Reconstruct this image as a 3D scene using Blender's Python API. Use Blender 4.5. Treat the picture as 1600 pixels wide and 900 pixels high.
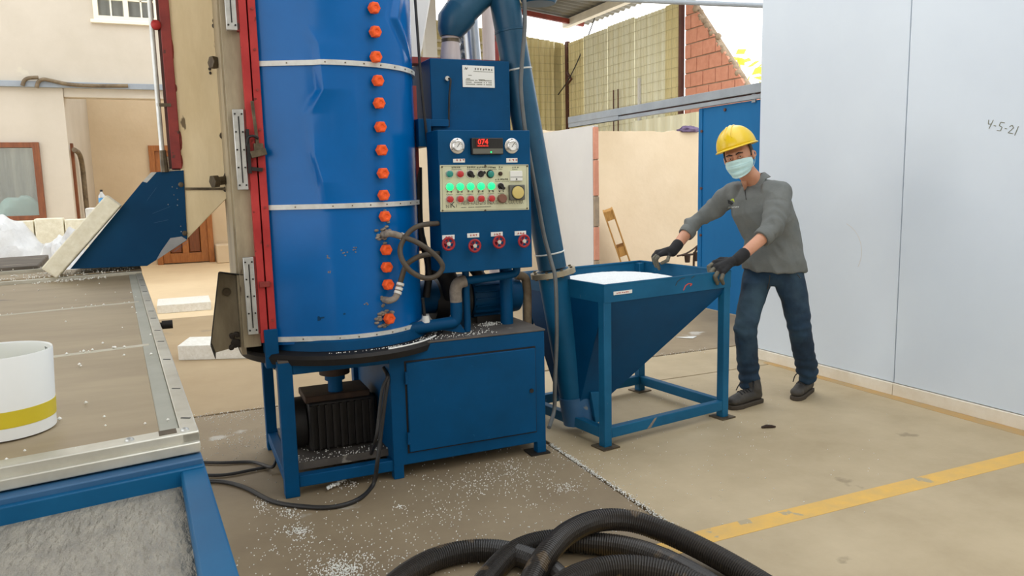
import bpy, bmesh, math, random
import numpy as np
from math import sin, cos, pi, radians, atan2, sqrt
from mathutils import Vector, Matrix, noise
for o in list(bpy.data.objects):
    bpy.data.objects.remove(o)
random.seed(7)
rng = np.random.default_rng(7)
SC = bpy.context.scene
COL = SC.collection

# ------------------------------------------------------------------ camera
CAM_H, YAW, PITCH, ROLL, FPX = 1.42, radians(23.6), radians(7.9), radians(1.3), 1200.0
FWD = Vector((sin(YAW)*cos(PITCH), cos(YAW)*cos(PITCH), -sin(PITCH)))
_R0 = Vector((cos(YAW), -sin(YAW), 0)); _U0 = _R0.cross(FWD)
RIGHT = cos(ROLL)*_R0 - sin(ROLL)*_U0
UP = cos(ROLL)*_U0 + sin(ROLL)*_R0
EYE = Vector((0, 0, CAM_H))
cd = bpy.data.cameras.new('camera'); cam = bpy.data.objects.new('camera', cd); COL.objects.link(cam)
cd.sensor_width = 36; cd.lens = 36*FPX/1600; cd.clip_start = .05; cd.clip_end = 300
cam.matrix_world = Matrix(((RIGHT.x, UP.x, -FWD.x, 0), (RIGHT.y, UP.y, -FWD.y, 0), (RIGHT.z, UP.z, -FWD.z, CAM_H), (0, 0, 0, 1)))
SC.camera = cam

# ------------------------------------------------------------------ light
W = bpy.data.worlds.new('sky'); SC.world = W; W.use_nodes = True
wn = W.node_tree; wn.nodes.clear()
wo = wn.nodes.new('ShaderNodeOutputWorld'); wb = wn.nodes.new('ShaderNodeBackground')
wt = wn.nodes.new('ShaderNodeTexCoord'); ws = wn.nodes.new('ShaderNodeSeparateXYZ'); wr = wn.nodes.new('ShaderNodeValToRGB')
wn.links.new(wt.outputs['Generated'], ws.inputs[0]); wn.links.new(ws.outputs['Z'], wr.inputs[0])
wr.color_ramp.elements[0].position = 0.0; wr.color_ramp.elements[0].color = (1.0, .975, .94, 1)
wr.color_ramp.elements[1].position = 0.6; wr.color_ramp.elements[1].color = (.94, .97, 1.0, 1)
wn.links.new(wr.outputs[0], wb.inputs[0]); wb.inputs[1].default_value = 2.6
wn.links.new(wb.outputs[0], wo.inputs[0])
VS = SC.view_settings
VS.view_transform = 'Standard'; VS.look = 'None'; VS.gamma = 1; VS.use_curve_mapping = False; VS.exposure = 0.0

# ------------------------------------------------------------------ pixel rays onto real planes of the place
def ray(x, y): return FWD + RIGHT*((x-800)/FPX) + UP*((450-y)/FPX)
def pY(x, y, Y): d = ray(x, y); return EYE + d*(Y/d.y)
def pX(x, y, X): d = ray(x, y); return EYE + d*(X/d.x)
def pZ(x, y, z=0.0): d = ray(x, y); return EYE + d*((z-CAM_H)/d.z)
def pD(x, y, D): return EYE + ray(x, y)*D

# ------------------------------------------------------------------ materials
def lin(c):
    return tuple(((v/255)/12.92 if v/255 <= .04045 else ((v/255+.055)/1.055)**2.4) for v in c)
def mat(name, c1, c2=None, rough=.5, metal=0.0, scale=6.0, bump=0.0, bscale=40.0, lo=.35, hi=.65, coat=0.0, stretch=(1, 1, 1), detail=6, emit=0, spec=.5, third=None, trans=0.0, bdist=.01):
    m = bpy.data.materials.new(name); m.use_nodes = True
    t = m.node_tree; b = t.nodes['Principled BSDF']
    b.inputs['Roughness'].default_value = rough; b.inputs['Metallic'].default_value = metal
    b.inputs['Coat Weight'].default_value = coat; b.inputs['Coat Roughness'].default_value = .15
    b.inputs['Specular IOR Level'].default_value = spec
    L1 = (*lin(c1), 1)
    b.inputs['Base Color'].default_value = L1
    tc = mp = None
    if c2 is not None or bump:
        tc = t.nodes.new('ShaderNodeTexCoord'); mp = t.nodes.new('ShaderNodeMapping')
        mp.inputs['Scale'].default_value = stretch
        g = t.nodes.new('ShaderNodeNewGeometry')
        t.links.new(g.outputs['Position'], mp.inputs[0])
    if c2 is not None:
        n = t.nodes.new('ShaderNodeTexNoise'); n.inputs['Scale'].default_value = scale; n.inputs['Detail'].default_value = detail; n.inputs['Roughness'].default_value = .65
        r = t.nodes.new('ShaderNodeValToRGB')
        r.color_ramp.elements[0].position = lo; r.color_ramp.elements[0].color = L1
        r.color_ramp.elements[1].position = hi; r.color_ramp.elements[1].color = (*lin(c2), 1)
        t.links.new(mp.outputs[0], n.inputs[0]); t.links.new(n.outputs[0], r.inputs[0])
        out = r.outputs[0]
        if third:                       # sparse chips or stains: (colour, noise scale, threshold)
            n2 = t.nodes.new('ShaderNodeTexNoise'); n2.inputs['Scale'].default_value = third[1]; n2.inputs['Detail'].default_value = 8
            r2 = t.nodes.new('ShaderNodeValToRGB'); r2.color_ramp.elements[0].position = third[2]; r2.color_ramp.elements[0].color = (0, 0, 0, 1)
            r2.color_ramp.elements[1].position = third[2]+(third[3] if len(third) > 3 else .03); r2.color_ramp.elements[1].color = (1, 1, 1, 1)
            mx = t.nodes.new('ShaderNodeMix'); mx.data_type = 'RGBA'
            t.links.new(mp.outputs[0], n2.inputs[0]); t.links.new(n2.outputs[0], r2.inputs[0]); t.links.new(r2.outputs[0], mx.inputs[0])
            t.links.new(out, mx.inputs[6]); mx.inputs[7].default_value = (*lin(third[0]), 1); out = mx.outputs[2]
        t.links.new(out, b.inputs['Base Color'])
    if bump:
        nb = t.nodes.new('ShaderNodeTexNoise'); nb.inputs['Scale'].default_value = bscale; nb.inputs['Detail'].default_value = 5
        bp = t.nodes.new('ShaderNodeBump'); bp.inputs['Strength'].default_value = bump; bp.inputs['Distance'].default_value = bdist
        t.links.new(mp.outputs[0], nb.inputs[0]); t.links.new(nb.outputs[0], bp.inputs['Height']); t.links.new(bp.outputs[0], b.inputs['Normal'])
    if emit:
        b.inputs['Emission Color'].default_value = L1; b.inputs['Emission Strength'].default_value = emit
    if trans:
        b.inputs['Transmission Weight'].default_value = trans
    return m

M = {}
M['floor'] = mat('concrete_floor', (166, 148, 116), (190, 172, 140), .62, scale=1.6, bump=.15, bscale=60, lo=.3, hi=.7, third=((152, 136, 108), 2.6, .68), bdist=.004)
M['floor_shaded'] = mat('shaded_dusty_concrete', (128, 111, 87), (154, 137, 109), .62, scale=1.4, bump=.15, bscale=60, lo=.3, hi=.7, third=((186, 180, 168), 1.7, .66), bdist=.004)  # same concrete darkened to paint in the shade; pale patches are dust
M['floor_back'] = mat('pale_concrete', (156, 133, 99), (172, 150, 115), .6, scale=1.2, lo=.3, hi=.7, third=((150, 132, 104), 1.9, .66))
M['floor_far'] = mat('lit_cream_floor', (224, 201, 162), (216, 191, 152), .6, scale=1.2)  # floor colour raised to stand in for strong light at the back
M['joint'] = mat('joint_dirt', (86, 72, 54), (120, 104, 82), .9, scale=9)
M['yellow_line'] = mat('worn_yellow_paint', (222, 176, 84), (206, 168, 96), .6, scale=9, third=((170, 155, 125), 7, .63))
M['tan_line'] = mat('faded_yellow_paint', (186, 146, 84), (168, 146, 108), .6, scale=7)
M['panel'] = mat('white_panel', (212, 223, 234), (207, 218, 230), .32, scale=1.1, coat=.1)
M['kick'] = mat('cream_kick', (232, 226, 212), (218, 208, 188), .6, scale=5)
M['cream'] = mat('cream_plaster', (220, 202, 174), (211, 192, 162), .85, scale=1.3, bump=.25, bscale=14, bdist=.01)
M['cream_white'] = mat('white_plaster', (200, 191, 176), (192, 183, 167), .85, scale=1.5, bump=.2, bscale=12, third=((202, 194, 176), 3.1, .7))
M['white_paint'] = mat('white_paint', (212, 212, 210), (207, 207, 206), .6, scale=2)
M['brick'] = mat('clay_brick', (214, 152, 126), (202, 138, 112), .85, scale=8, bump=.4, bscale=60)
M['mortar'] = mat('mortar', (170, 150, 126), (148, 132, 112), .95, scale=12, bump=.5, bscale=30)
M['wood_door'] = mat('varnished_wood', (178, 112, 52), (150, 88, 38), .4, scale=5, stretch=(9, 9, 1), coat=.2)
M['wood_frame'] = mat('dark_wood', (134, 76, 40), (110, 60, 32), .45, scale=5, stretch=(9, 9, 1))
M['wood_pale'] = mat('pallet_wood', (196, 150, 84), (168, 122, 62), .7, scale=5, stretch=(8, 8, 1.2))
M['glass'] = mat('window_glass', (242, 245, 244), rough=.05, trans=.95)
M['dark_glass'] = mat('dim_glass', (226, 232, 226), rough=.05, trans=.92)
M['curtain'] = mat('curtain_cloth', (176, 172, 158), (136, 134, 120), .9, scale=3, stretch=(6, 6, .4))
M['window_paint'] = mat('cream_window_paint', (238, 230, 208), rough=.5)
M['grey_beam'] = mat('grey_steel', (150, 158, 166), (136, 144, 152), .5, scale=4)
M['pale_beam'] = mat('pale_steel', (214, 208, 190), (196, 190, 172), .55, scale=3)
M['red_steel'] = mat('red_oxide_steel', (150, 66, 50), (124, 50, 40), .6, scale=5)
M['dark_post'] = mat('brown_steel', (74, 44, 38), (96, 58, 48), .6, scale=5)
M['roof'] = mat('roof_sheet', (122, 122, 118), (104, 104, 100), .5, scale=2)
M['rope'] = mat('old_pipe', (128, 112, 88), (90, 76, 58), .8, scale=9)
# machine
M['blue'] = mat('blue_tank_paint', (0, 98, 172), (0, 90, 158), .24, spec=.2, scale=1.6, coat=.07, bump=.05, bscale=7, bdist=.01)
M['blue_cab'] = mat('blue_cabinet_paint', (0, 74, 120), (0, 66, 106), .5, spec=.15, scale=3, third=((30, 88, 126), 34, .72), bump=.1, bscale=110, bdist=.002)
M['blue_old'] = mat('blue_steel_paint', (24, 96, 134), (16, 84, 120), .45, spec=.2, scale=3, third=((70, 104, 128), 22, .72))
M['blue_dusty'] = mat('dusty_blue_paint', (52, 96, 134), (34, 84, 124), .5, scale=4, third=((112, 120, 122), 9, .68))
M['blue_dark'] = mat('dark_blue_paint', (2, 56, 92), (6, 66, 104), .45, spec=.15, scale=2.4, third=((40, 92, 126), 26, .73))
M['blue_tray'] = mat('blue_tray_paint', (14, 92, 136), (8, 80, 122), .42, spec=.25, scale=3)
M['door_blue'] = mat('blue_sheet_paint', (12, 92, 146), (20, 100, 154), .55, spec=.2, scale=1.8, stretch=(1, 1, .5))
M['pipe_blue'] = mat('grey_blue_duct', (38, 84, 110), (26, 70, 96), .38, spec=.3, scale=4)
M['red'] = mat('red_flange_paint', (188, 62, 60), (166, 48, 48), .5, spec=.25, scale=5, third=((110, 40, 34), 16, .68))
M['red_old'] = mat('old_red_paint', (150, 52, 44), (126, 40, 36), .5, scale=8, third=((86, 48, 40), 14, .62))
M['orange'] = mat('orange_plastic', (244, 100, 46), (236, 92, 40), .5, spec=.2, scale=8)
M['band'] = mat('white_band', (214, 216, 212), (190, 190, 182), .4, scale=14)
M['stain_steel'] = mat('stained_stainless', (238, 220, 182), (222, 202, 160), .42, metal=.1, scale=2.4, stretch=(3, 3, .8), third=((116, 98, 72), 5.2, .70))
M['dull_steel'] = mat('dull_steel', (176, 164, 138), (142, 130, 108), .42, metal=.2, scale=3, stretch=(3, 3, .7), third=((84, 66, 46), 6, .68))
M['zinc'] = mat('zinc_plate', (206, 208, 206), (178, 180, 178), .33, metal=.55, scale=9)
M['bolt'] = mat('greasy_bolt', (112, 100, 80), (74, 64, 50), .5, metal=.5, scale=20)
M['black_steel'] = mat('black_steel', (17, 15, 14), (32, 28, 25), .6, scale=7, metal=.2)
M['grease'] = mat('dark_grease', (40, 34, 28), (66, 54, 42), .5, scale=9)
M['top_grey'] = mat('grimy_top', (96, 90, 84), (74, 69, 64), .6, scale=6, third=((140, 134, 124), 8, .68))
M['bronze'] = mat('rusty_casting', (44, 30, 22), (66, 46, 32), .7, scale=12, metal=.2)
M['cream_plate'] = mat('cream_control_plate', (206, 206, 174), (198, 198, 166), .45, scale=4)
M['label'] = mat('label_white', (226, 226, 220), rough=.5)
M['ink'] = mat('ink', (52, 54, 50), rough=.6)
M['ink_red'] = mat('red_ink', (196, 78, 64), rough=.6)
M['ink_pale'] = mat('pale_ink', (118, 120, 104), rough=.6)
M['chrome'] = mat('chrome_ring', (216, 216, 214), rough=.25, metal=.7)
M['dial'] = mat('dial_face', (236, 236, 234), rough=.35)
M['black'] = mat('black_plastic', (20, 20, 22), rough=.4)
M['grey_plastic'] = mat('grey_plastic', (96, 96, 88), rough=.5)
M['green_lamp'] = mat('lit_green_lamp', (30, 235, 130), rough=.3, emit=1.1)
M['green_btn'] = mat('green_button', (22, 132, 120), rough=.35, coat=.3)
M['red_btn'] = mat('red_button', (186, 38, 40), rough=.35, coat=.3)
M['brown_knob'] = mat('brown_knob', (124, 84, 68), rough=.6)
M['led'] = mat('red_digits', (255, 40, 30), rough=.4, emit=2.2)
M['led_back'] = mat('red_window', (70, 4, 6), rough=.3)
M['handwheel'] = mat('red_handwheel', (168, 34, 44), (140, 28, 36), .45, scale=20)
M['hose'] = mat('worn_rubber', (62, 54, 44), (84, 74, 60), .6, scale=9)
M['cable'] = mat('black_cable', (26, 25, 26), (40, 38, 36), .55, scale=9)
M['grey_hose'] = mat('grey_cable', (104, 106, 104), (86, 90, 90), .5, scale=6)
M['ribbed'] = mat('ribbed_black_hose', (48, 42, 36), (34, 31, 29), .42, scale=3, third=((84, 70, 52), 6, .64))
M['sealant'] = mat('grey_sealant', (150, 140, 128), (120, 110, 100), .8, scale=30)
M['sock'] = mat('cloth_sleeve', (206, 194, 190), (190, 176, 172), .8, scale=4, stretch=(6, 6, .6))
M['foil'] = mat('silver_duct', (176, 180, 186), (150, 154, 160), .3, metal=.7, scale=3)
M['film'] = mat('white_film', (226, 226, 224), (206, 206, 204), .4, scale=3, bump=.6, bscale=7, bdist=.05)
M['foam'] = mat('white_foam', (232, 230, 222), (216, 212, 200), .85, scale=30, bump=.3, bscale=90)
M['foam_edge'] = mat('yellowed_foam', (240, 235, 214), (226, 219, 194), .85, scale=24, bump=.4, bscale=70)
M['pellet'] = mat('foam_pellet', (238, 237, 230), rough=.8)
M['pellet_heap'] = mat('foam_pellet_heap', (232, 234, 234), (208, 212, 212), .85, scale=160, bump=.5, bscale=220, bdist=.004)
M['table_top'] = mat('dusty_stainless', (164, 148, 120), (146, 130, 104), .48, metal=.12, scale=2.6, stretch=(.7, 2.2, 1), third=((120, 110, 92), 4.0, .68))
M['table_edge'] = mat('aluminium_edge', (206, 204, 192), (182, 178, 164), .38, metal=.45, scale=7)
M['seam'] = mat('seam_tape', (178, 172, 152), (192, 186, 168), .5, scale=8)
M['grey_tape'] = mat('grey_seal', (166, 166, 154), (152, 152, 140), .55, scale=6)
M['bed'] = mat('rough_grey_bed', (164, 158, 144), (140, 135, 124), .62, scale=30, bump=1.0, bscale=85, bdist=.016, stretch=(1.3, .5, 1), spec=.6)
M['grey_wood'] = mat('weathered_grey', (110, 100, 88), (84, 76, 66), .7, scale=5, stretch=(.6, 5, 5), third=((160, 150, 132), 6, .66))
M['bucket'] = mat('white_plastic', (228, 231, 230), (222, 225, 224), .35, scale=3, coat=.1)
M['bucket_in'] = mat('translucent_plastic', (216, 220, 220), rough=.4)
M['yellow_band'] = mat('yellow_band', (206, 188, 44), (194, 174, 36), .4, scale=8)
M['bottle'] = mat('clear_plastic', (236, 240, 242), rough=.1, trans=.6)
M['bottle_blue'] = mat('blue_label', (60, 146, 204), rough=.4)
M['bag_teal'] = mat('teal_bag', (150, 190, 184), (128, 172, 168), .35, scale=4, bump=.4, bscale=9, bdist=.05)
# person
M['skin'] = mat('skin', (204, 150, 120), (190, 134, 104), .5, scale=9)
M['shirt'] = mat('grey_shirt', (112, 115, 112), (100, 104, 102), .85, scale=6, bump=.35, bscale=14, bdist=.02)
M['shirt_dark'] = mat('collar_inside', (48, 48, 48), rough=.9)
M['jeans'] = mat('blue_jeans', (12, 36, 56), (28, 58, 82), .85, scale=4.5, bump=.3, bscale=22, bdist=.01, lo=.4, hi=.68, third=((56, 80, 94), 3.4, .5, .22))
M['boot'] = mat('dusty_black_boot', (46, 44, 42), (70, 66, 60), .6, scale=12)
M['sole'] = mat('boot_sole', (64, 56, 46), rough=.8)
M['glove'] = mat('black_knit_glove', (20, 20, 22), (30, 30, 32), .85, scale=30, bump=.3, bscale=200, bdist=.002)
M['glove_palm'] = mat('grey_glove_coating', (104, 98, 80), (74, 70, 58), .6, scale=30)
M['helmet'] = mat('yellow_helmet', (226, 190, 14), rough=.34, coat=.25)
M['mask'] = mat('pale_green_mask', (192, 222, 220), (182, 214, 212), .75, scale=8)
M['hair'] = mat('dark_grey_hair', (62, 54, 48), (84, 74, 66), .7, scale=60)
M['brow'] = mat('brow_hair', (38, 28, 24), rough=.8)
M['eye'] = mat('eye_white', (222, 216, 208), rough=.2)
M['iris'] = mat('dark_iris', (34, 22, 16), rough=.15)
M['logo_green'] = mat('logo_green', (190, 206, 60), rough=.7)
M['logo_white'] = mat('logo_white', (216, 220, 216), rough=.7)
M['leaf'] = mat('yellow_leaf', (226, 190, 30), (204, 196, 60), .6, scale=3)  # the tree's own yellow

# ------------------------------------------------------------------ mesh builder
def frame_of(d):
    d = Vector(d).normalized()
    a = Vector((0, 0, 1)) if abs(d.z) < .9 else Vector((1, 0, 0))
    u = d.cross(a).normalized(); return u, d.cross(u).normalized()
WORLD = {}
def V3(p): return p if isinstance(p, Vector) else Vector(p)
class MB:
    def __init__(s): s.v = []; s.f = []
    def add(s, vs, fs):
        n = len(s.v); s.v += [V3(v) for v in vs]; s.f += [tuple(i+n for i in f) for f in fs]; return s
    def box(s, lo, hi, T=None):
        lo, hi = V3(lo), V3(hi)
        vs = [Vector((hi.x if i & 1 else lo.x, hi.y if i & 2 else lo.y, hi.z if i & 4 else lo.z)) for i in range(8)]
        if T: vs = [T(v) for v in vs]
        return s.add(vs, [(0, 2, 3, 1), (4, 5, 7, 6), (0, 1, 5, 4), (2, 6, 7, 3), (0, 4, 6, 2), (1, 3, 7, 5)])
    def frame(s, boxes):            # overlapping boxes, each a hair larger than the last so that no faces coincide
        for k, (lo, hi) in enumerate(boxes):
            e = Vector((1, 1, 1))*(.0007*k); s.box(V3(lo)-e, V3(hi)+e)
        return s
    def bar(s, a, b, w, h=None, up=None):
        a, b = V3(a), V3(b); h = h or w; d = (b-a).normalized()
        up = V3(up) if up else (Vector((0, 0, 1)) if abs(d.z) < .9 else Vector((0, 1, 0)))
        x = d.cross(up).normalized(); y = x.cross(d).normalized()
        vs = []
        for p in (a, b):
            for i, j in ((-1, -1), (1, -1), (1, 1), (-1, 1)): vs.append(p + x*(i*w/2) + y*(j*h/2))
        return s.add(vs, [(0, 1, 2, 3), (4, 7, 6, 5), (0, 4, 5, 1), (1, 5, 6, 2), (2, 6, 7, 3), (3, 7, 4, 0)])
    def hexa(s, q0, q1):            # two quads (four points each) joined
        n = len(q0)
        fs = [tuple(range(n))[::-1], tuple(range(n, 2*n))] + [(i, (i+1) % n, n+(i+1) % n, n+i) for i in range(n)]
        return s.add(list(q0)+list(q1), fs)
    def prism(s, pts, ext):         # planar polygon extruded along a vector
        pts = [V3(p) for p in pts]; e = V3(ext)
        return s.hexa(pts, [p+e for p in pts])
    def cyl(s, a, b, r, r2=None, seg=16, caps=True):
        a, b = V3(a), V3(b); r2 = r if r2 is None else r2
        u, w = frame_of(b-a); vs = []
        for p, q in ((a, r), (b, r2)):
            for k in range(seg): t = 2*pi*k/seg; vs.append(p + u*(q*cos(t)) + w*(q*sin(t)))
        fs = [(k, (k+1) % seg, seg+(k+1) % seg, seg+k) for k in range(seg)]
        if caps: fs += [tuple(range(seg))[::-1], tuple(range(seg, 2*seg))]
        return s.add(vs, fs)
    def lathe(s, a, axis, prof, seg=24, close=False):   # prof: (along, radius)
        a = V3(a); d = V3(axis).normalized(); u, w = frame_of(d); vs = []; n = len(prof)
        for h, r in prof:
            for k in range(seg): t = 2*pi*k/seg; vs.append(a + d*h + u*(r*cos(t)) + w*(r*sin(t)))
        fs = []
        for i in range(n-1 if not close else n):
            j = (i+1) % n
            for k in range(seg): fs.append((i*seg+k, i*seg+(k+1) % seg, j*seg+(k+1) % seg, j*seg+k))
        if not close:
            if prof[0][1] > 1e-6: fs.append(tuple(range(seg))[::-1])
            if prof[-1][1] > 1e-6: fs.append(tuple(range((n-1)*seg, n*seg)))
        return s.add(vs, fs)
    def tube(s, pts, r, seg=10, caps=True, flat=1.0):
        pts = [V3(p) for p in pts]; n = len(pts)
        rs = r if isinstance(r, (list, tuple, np.ndarray)) else [r]*n
        t0 = (pts[1]-pts[0]).normalized(); u, w = frame_of(t0); vs = []
        prev = t0
        for i in range(n):
            t = (pts[min(i+1, n-1)] - pts[max(i-1, 0)]).normalized()
            ax = prev.cross(t)
            if ax.length > 1e-7:
                R = Matrix.Rotation(prev.angle(t), 3, ax.normalized()); u = R @ u; w = R @ w
            prev = t
            for k in range(seg): a = 2*pi*k/seg; vs.append(pts[i] + u*(rs[i]*cos(a)) + w*(rs[i]*flat*sin(a)))
        fs = [(i*seg+k, i*seg+(k+1) % seg, (i+1)*seg+(k+1) % seg, (i+1)*seg+k) for i in range(n-1) for k in range(seg)]
        if caps: fs += [tuple(range(seg))[::-1], tuple(range((n-1)*seg, n*seg))]
        return s.add(vs, fs)
    def ball(s, c, r, seg=16, rings=10, A=None):
        c = V3(c); rx, ry, rz = (r, r, r) if isinstance(r, (int, float)) else r
        A = A or (Vector((1, 0, 0)), Vector((0, 1, 0)), Vector((0, 0, 1)))
        vs = [c - A[2]*rz]; fs = []
        for i in range(1, rings):
            p = -pi/2 + pi*i/rings
            for k in range(seg):
                t = 2*pi*k/seg; vs.append(c + A[0]*(rx*cos(p)*cos(t)) + A[1]*(ry*cos(p)*sin(t)) + A[2]*(rz*sin(p)))
        vs.append(c + A[2]*rz); top = len(vs)-1
        for k in range(seg): fs.append((0, 1+(k+1) % seg, 1+k)); fs.append((top, top-seg+k, top-seg+(k+1) % seg))
        for i in range(rings-2):
            for k in range(seg):
                a = 1+i*seg; fs.append((a+k, a+(k+1) % seg, a+seg+(k+1) % seg, a+seg+k))
        return s.add(vs, fs)
    def torus(s, c, axis, R, r, seg=24, sub=8):
        return s.lathe(c, axis, [(r*sin(2*pi*k/sub), R + r*cos(2*pi*k/sub)) for k in range(sub)], seg, close=True)
    def grid(s, fn, nu, nv):
        vs = [fn(i/nu, j/nv) for j in range(nv+1) for i in range(nu+1)]
        return s.add(vs, [(j*(nu+1)+i, j*(nu+1)+i+1, (j+1)*(nu+1)+i+1, (j+1)*(nu+1)+i) for j in range(nv) for i in range(nu)])
    def build(s, name, m, parent=None, bevel=0.0, smooth=35, solid=0.0, recalc=True, mats=None):
        xs = np.array([tuple(v) for v in s.v]); lo, hi = xs.min(0), xs.max(0)
        org = Vector(((lo[0]+hi[0])/2, (lo[1]+hi[1])/2, lo[2]))
        me = bpy.data.meshes.new(name); me.from_pydata([tuple(v-org) for v in s.v], [], s.f)
        if recalc:
            bm = bmesh.new(); bm.from_mesh(me); bmesh.ops.recalc_face_normals(bm, faces=bm.faces); bm.to_mesh(me); bm.free()
        if smooth:
            me.polygons.foreach_set('use_smooth', [True]*len(me.polygons)); me.set_sharp_from_angle(angle=radians(smooth))
        o = bpy.data.objects.new(name, me); COL.objects.link(o)
        me.materials.append(m if not isinstance(m, str) else M[m])
        return place(o, org, parent, bevel, solid)
def place(o, org, parent, bevel=0, solid=0):
    if parent is not None:
        o.parent = parent; o.location = org - WORLD[parent.name]
    else: o.location = org
    WORLD[o.name] = Vector(org)
    if solid:
        md = o.modifiers.new('solid', 'SOLIDIFY'); md.thickness = solid; md.offset = 0
    if bevel:
        b = o.modifiers.new('bevel', 'BEVEL'); b.width = bevel; b.segments = 2; b.limit_method = 'ANGLE'; b.angle_limit = radians(50)
    return o
def tag(o, label=None, cat=None, group=None, kind=None):
    if label: o['label'] = label
    if cat: o['category'] = cat
    if group: o['group'] = group
    if kind: o['kind'] = kind
    return o
def empty(name, loc, label=None, cat=None, group=None, kind=None):
    o = bpy.data.objects.new(name, None); COL.objects.link(o); o.empty_display_size = .1
    o.location = V3(loc); WORLD[o.name] = V3(loc).copy()
    return tag(o, label, cat, group, kind)
def like(src, name, org, parent):       # another object on the same mesh
    o = src.copy(); o.name = name; COL.objects.link(o)
    return place(o, V3(org), parent)
def spline(pts, n=12):
    P = [V3(p) for p in pts]; P = [P[0]*2-P[1]] + P + [P[-1]*2-P[-2]]; out = []
    for i in range(1, len(P)-2):
        a, b, c, d = P[i-1:i+3]
        for k in range(n):
            t = k/n; out.append(.5*((2*b) + (c-a)*t + (2*a-5*b+4*c-d)*t*t + (3*b-a-3*c+d)*t**3))
    out.append(P[-2]); return out
def text_mb(body, size, at, ux, uz, align='LEFT', depth=.0006, mb=None, shear=0, width=None):
    cu = bpy.data.curves.new('text', 'FONT'); cu.body = body; cu.size = size; cu.extrude = depth; cu.align_x = align; cu.resolution_u = 2; cu.shear = shear
    o = bpy.data.objects.new('text', cu); COL.objects.link(o)
    me = bpy.data.meshes.new_from_object(o.evaluated_get(bpy.context.evaluated_depsgraph_get()))
    ux, uz = V3(ux).normalized(), V3(uz).normalized(); un = ux.cross(uz)
    sx = 1.0
    if width:
        xs = [v.co.x for v in me.vertices]; sx = width/max(1e-6, max(xs)-min(xs))
    mb = mb or MB()
    mb.add([V3(at) + ux*(v.co.x*sx) + uz*v.co.y + un*v.co.z for v in me.vertices], [tuple(p.vertices) for p in me.polygons])
    bpy.data.objects.remove(o); bpy.data.curves.remove(cu); bpy.data.meshes.remove(me)
    return mb
def glyphs(mb, at, ux, uz, n, h, gap=1.25, seed=0, t=None):   # worn, unreadable characters: a few strokes each
    r = random.Random(seed); ux, uz = V3(ux).normalized(), V3(uz).normalized(); un = ux.cross(uz); t = t or h*.13
    for k in range(n):
        o = V3(at) + ux*(k*h*gap)
        for _ in range(3): z = r.uniform(.08, .92)*h; a = r.uniform(0, .25)*h; b = r.uniform(.7, .95)*h; mb.bar(o+ux*a+uz*z, o+ux*b+uz*z, t, .001, un)
        for _ in range(2): x = r.uniform(.15, .85)*h; a = r.uniform(0, .2)*h; b = r.uniform(.7, 1)*h; mb.bar(o+ux*x+uz*a, o+ux*x+uz*b, t, .001, un)
    return mb
X, Yv, Z = Vector((1, 0, 0)), Vector((0, 1, 0)), Vector((0, 0, 1))
# ------------------------------------------------------------------ structure: floor
fl = MB(); fl.box((-9, -4, -.3), (12, 20, -.02)); floor = tag(fl.build('floor', 'joint'), kind='structure')
for lo, hi, m in (((-9, -4), (1.768, 5.07), 'floor_shaded'), ((1.792, -4), (12, 4.44), 'floor'), ((1.792, 4.455), (12, 5.07), 'floor'),
                  ((-9, 5.1), (3.2, 9.2), 'floor_back'), ((3.21, 5.1), (12, 9.2), 'floor_shaded'), ((-9, 9.215), (12, 20), 'floor_far')):
    MB().box((*lo, -.2), (*hi, 0)).build('slab', m, floor, bevel=.004)
MB().box((1.80, 2.30, -.01), (4.06, 2.405, .0012)).build('floor_line', 'yellow_line', floor)
MB().box((.6, 2.28, -.01), (1.766, 2.385, .0012)).build('floor_line', 'yellow_line', floor)
MB().box((-.02, -.03, 0), (.0, .0, .001))
m_ = MB(); m_.prism([(4.05, 4.5, -.01), (4.13, 4.5, -.01), (4.26, .5, -.01), (4.15, .5, -.01)], (0, 0, .0112)); m_.build('floor_line', 'tan_line', floor)

# white panel wall on the right, turned a little from the hall's axis
D = Vector((.0437, -.999, 0)).normalized(); N = Vector((-D.y, D.x, 0))*-1   # N points into the hall (-x)
N = Vector((-.999, -.0437, 0)); O = Vector((4.112, 4.66, 0))
def RW(a, b, z): return O + D*a - N*b + Z*z          # a along the wall, b depth behind the face
wr_ = MB(); wr_.prism([RW(.0, .16, .0), RW(5.4, .16, 0), RW(5.4, .2, 0), RW(0, .2, 0)], (0, 0, 4.2)); wall_right = tag(wr_.build('wall_right', 'kick'), kind='structure')
for k in range(4):
    a = k*1.235
    MB().prism([RW(a, 0, .082), RW(a+1.229, 0, .082), RW(a+1.229, .15, .082), RW(a, .15, .082)], (0, 0, 4.1)).build('panel', 'panel', wall_right, bevel=.003)
    MB().prism([RW(a+(.02 if k == 0 else 0), -.012, 0), RW(a+1.231, -.012, 0), RW(a+1.231, .15, 0), RW(a+(.02 if k == 0 else 0), .15, 0)], (0, 0, .078)).build('kick_board', 'kick', wall_right, bevel=.003)
hw = MB()
def hand(mb, strokes, at, ux, uz, s, w):
    un = V3(ux).cross(V3(uz))
    for st in strokes:
        for p, q in zip(st[:-1], st[1:]): mb.bar(V3(at)+ux*(p[0]*s)+uz*(p[1]*s), V3(at)+ux*(q[0]*s)+uz*(q[1]*s), w, .001, un)
at_ = RW(1.735, -.001, 1.655)
dr = (D*.88 - Z*.28).normalized(); du = (Z*.95 + D*.25).normalized()
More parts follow.
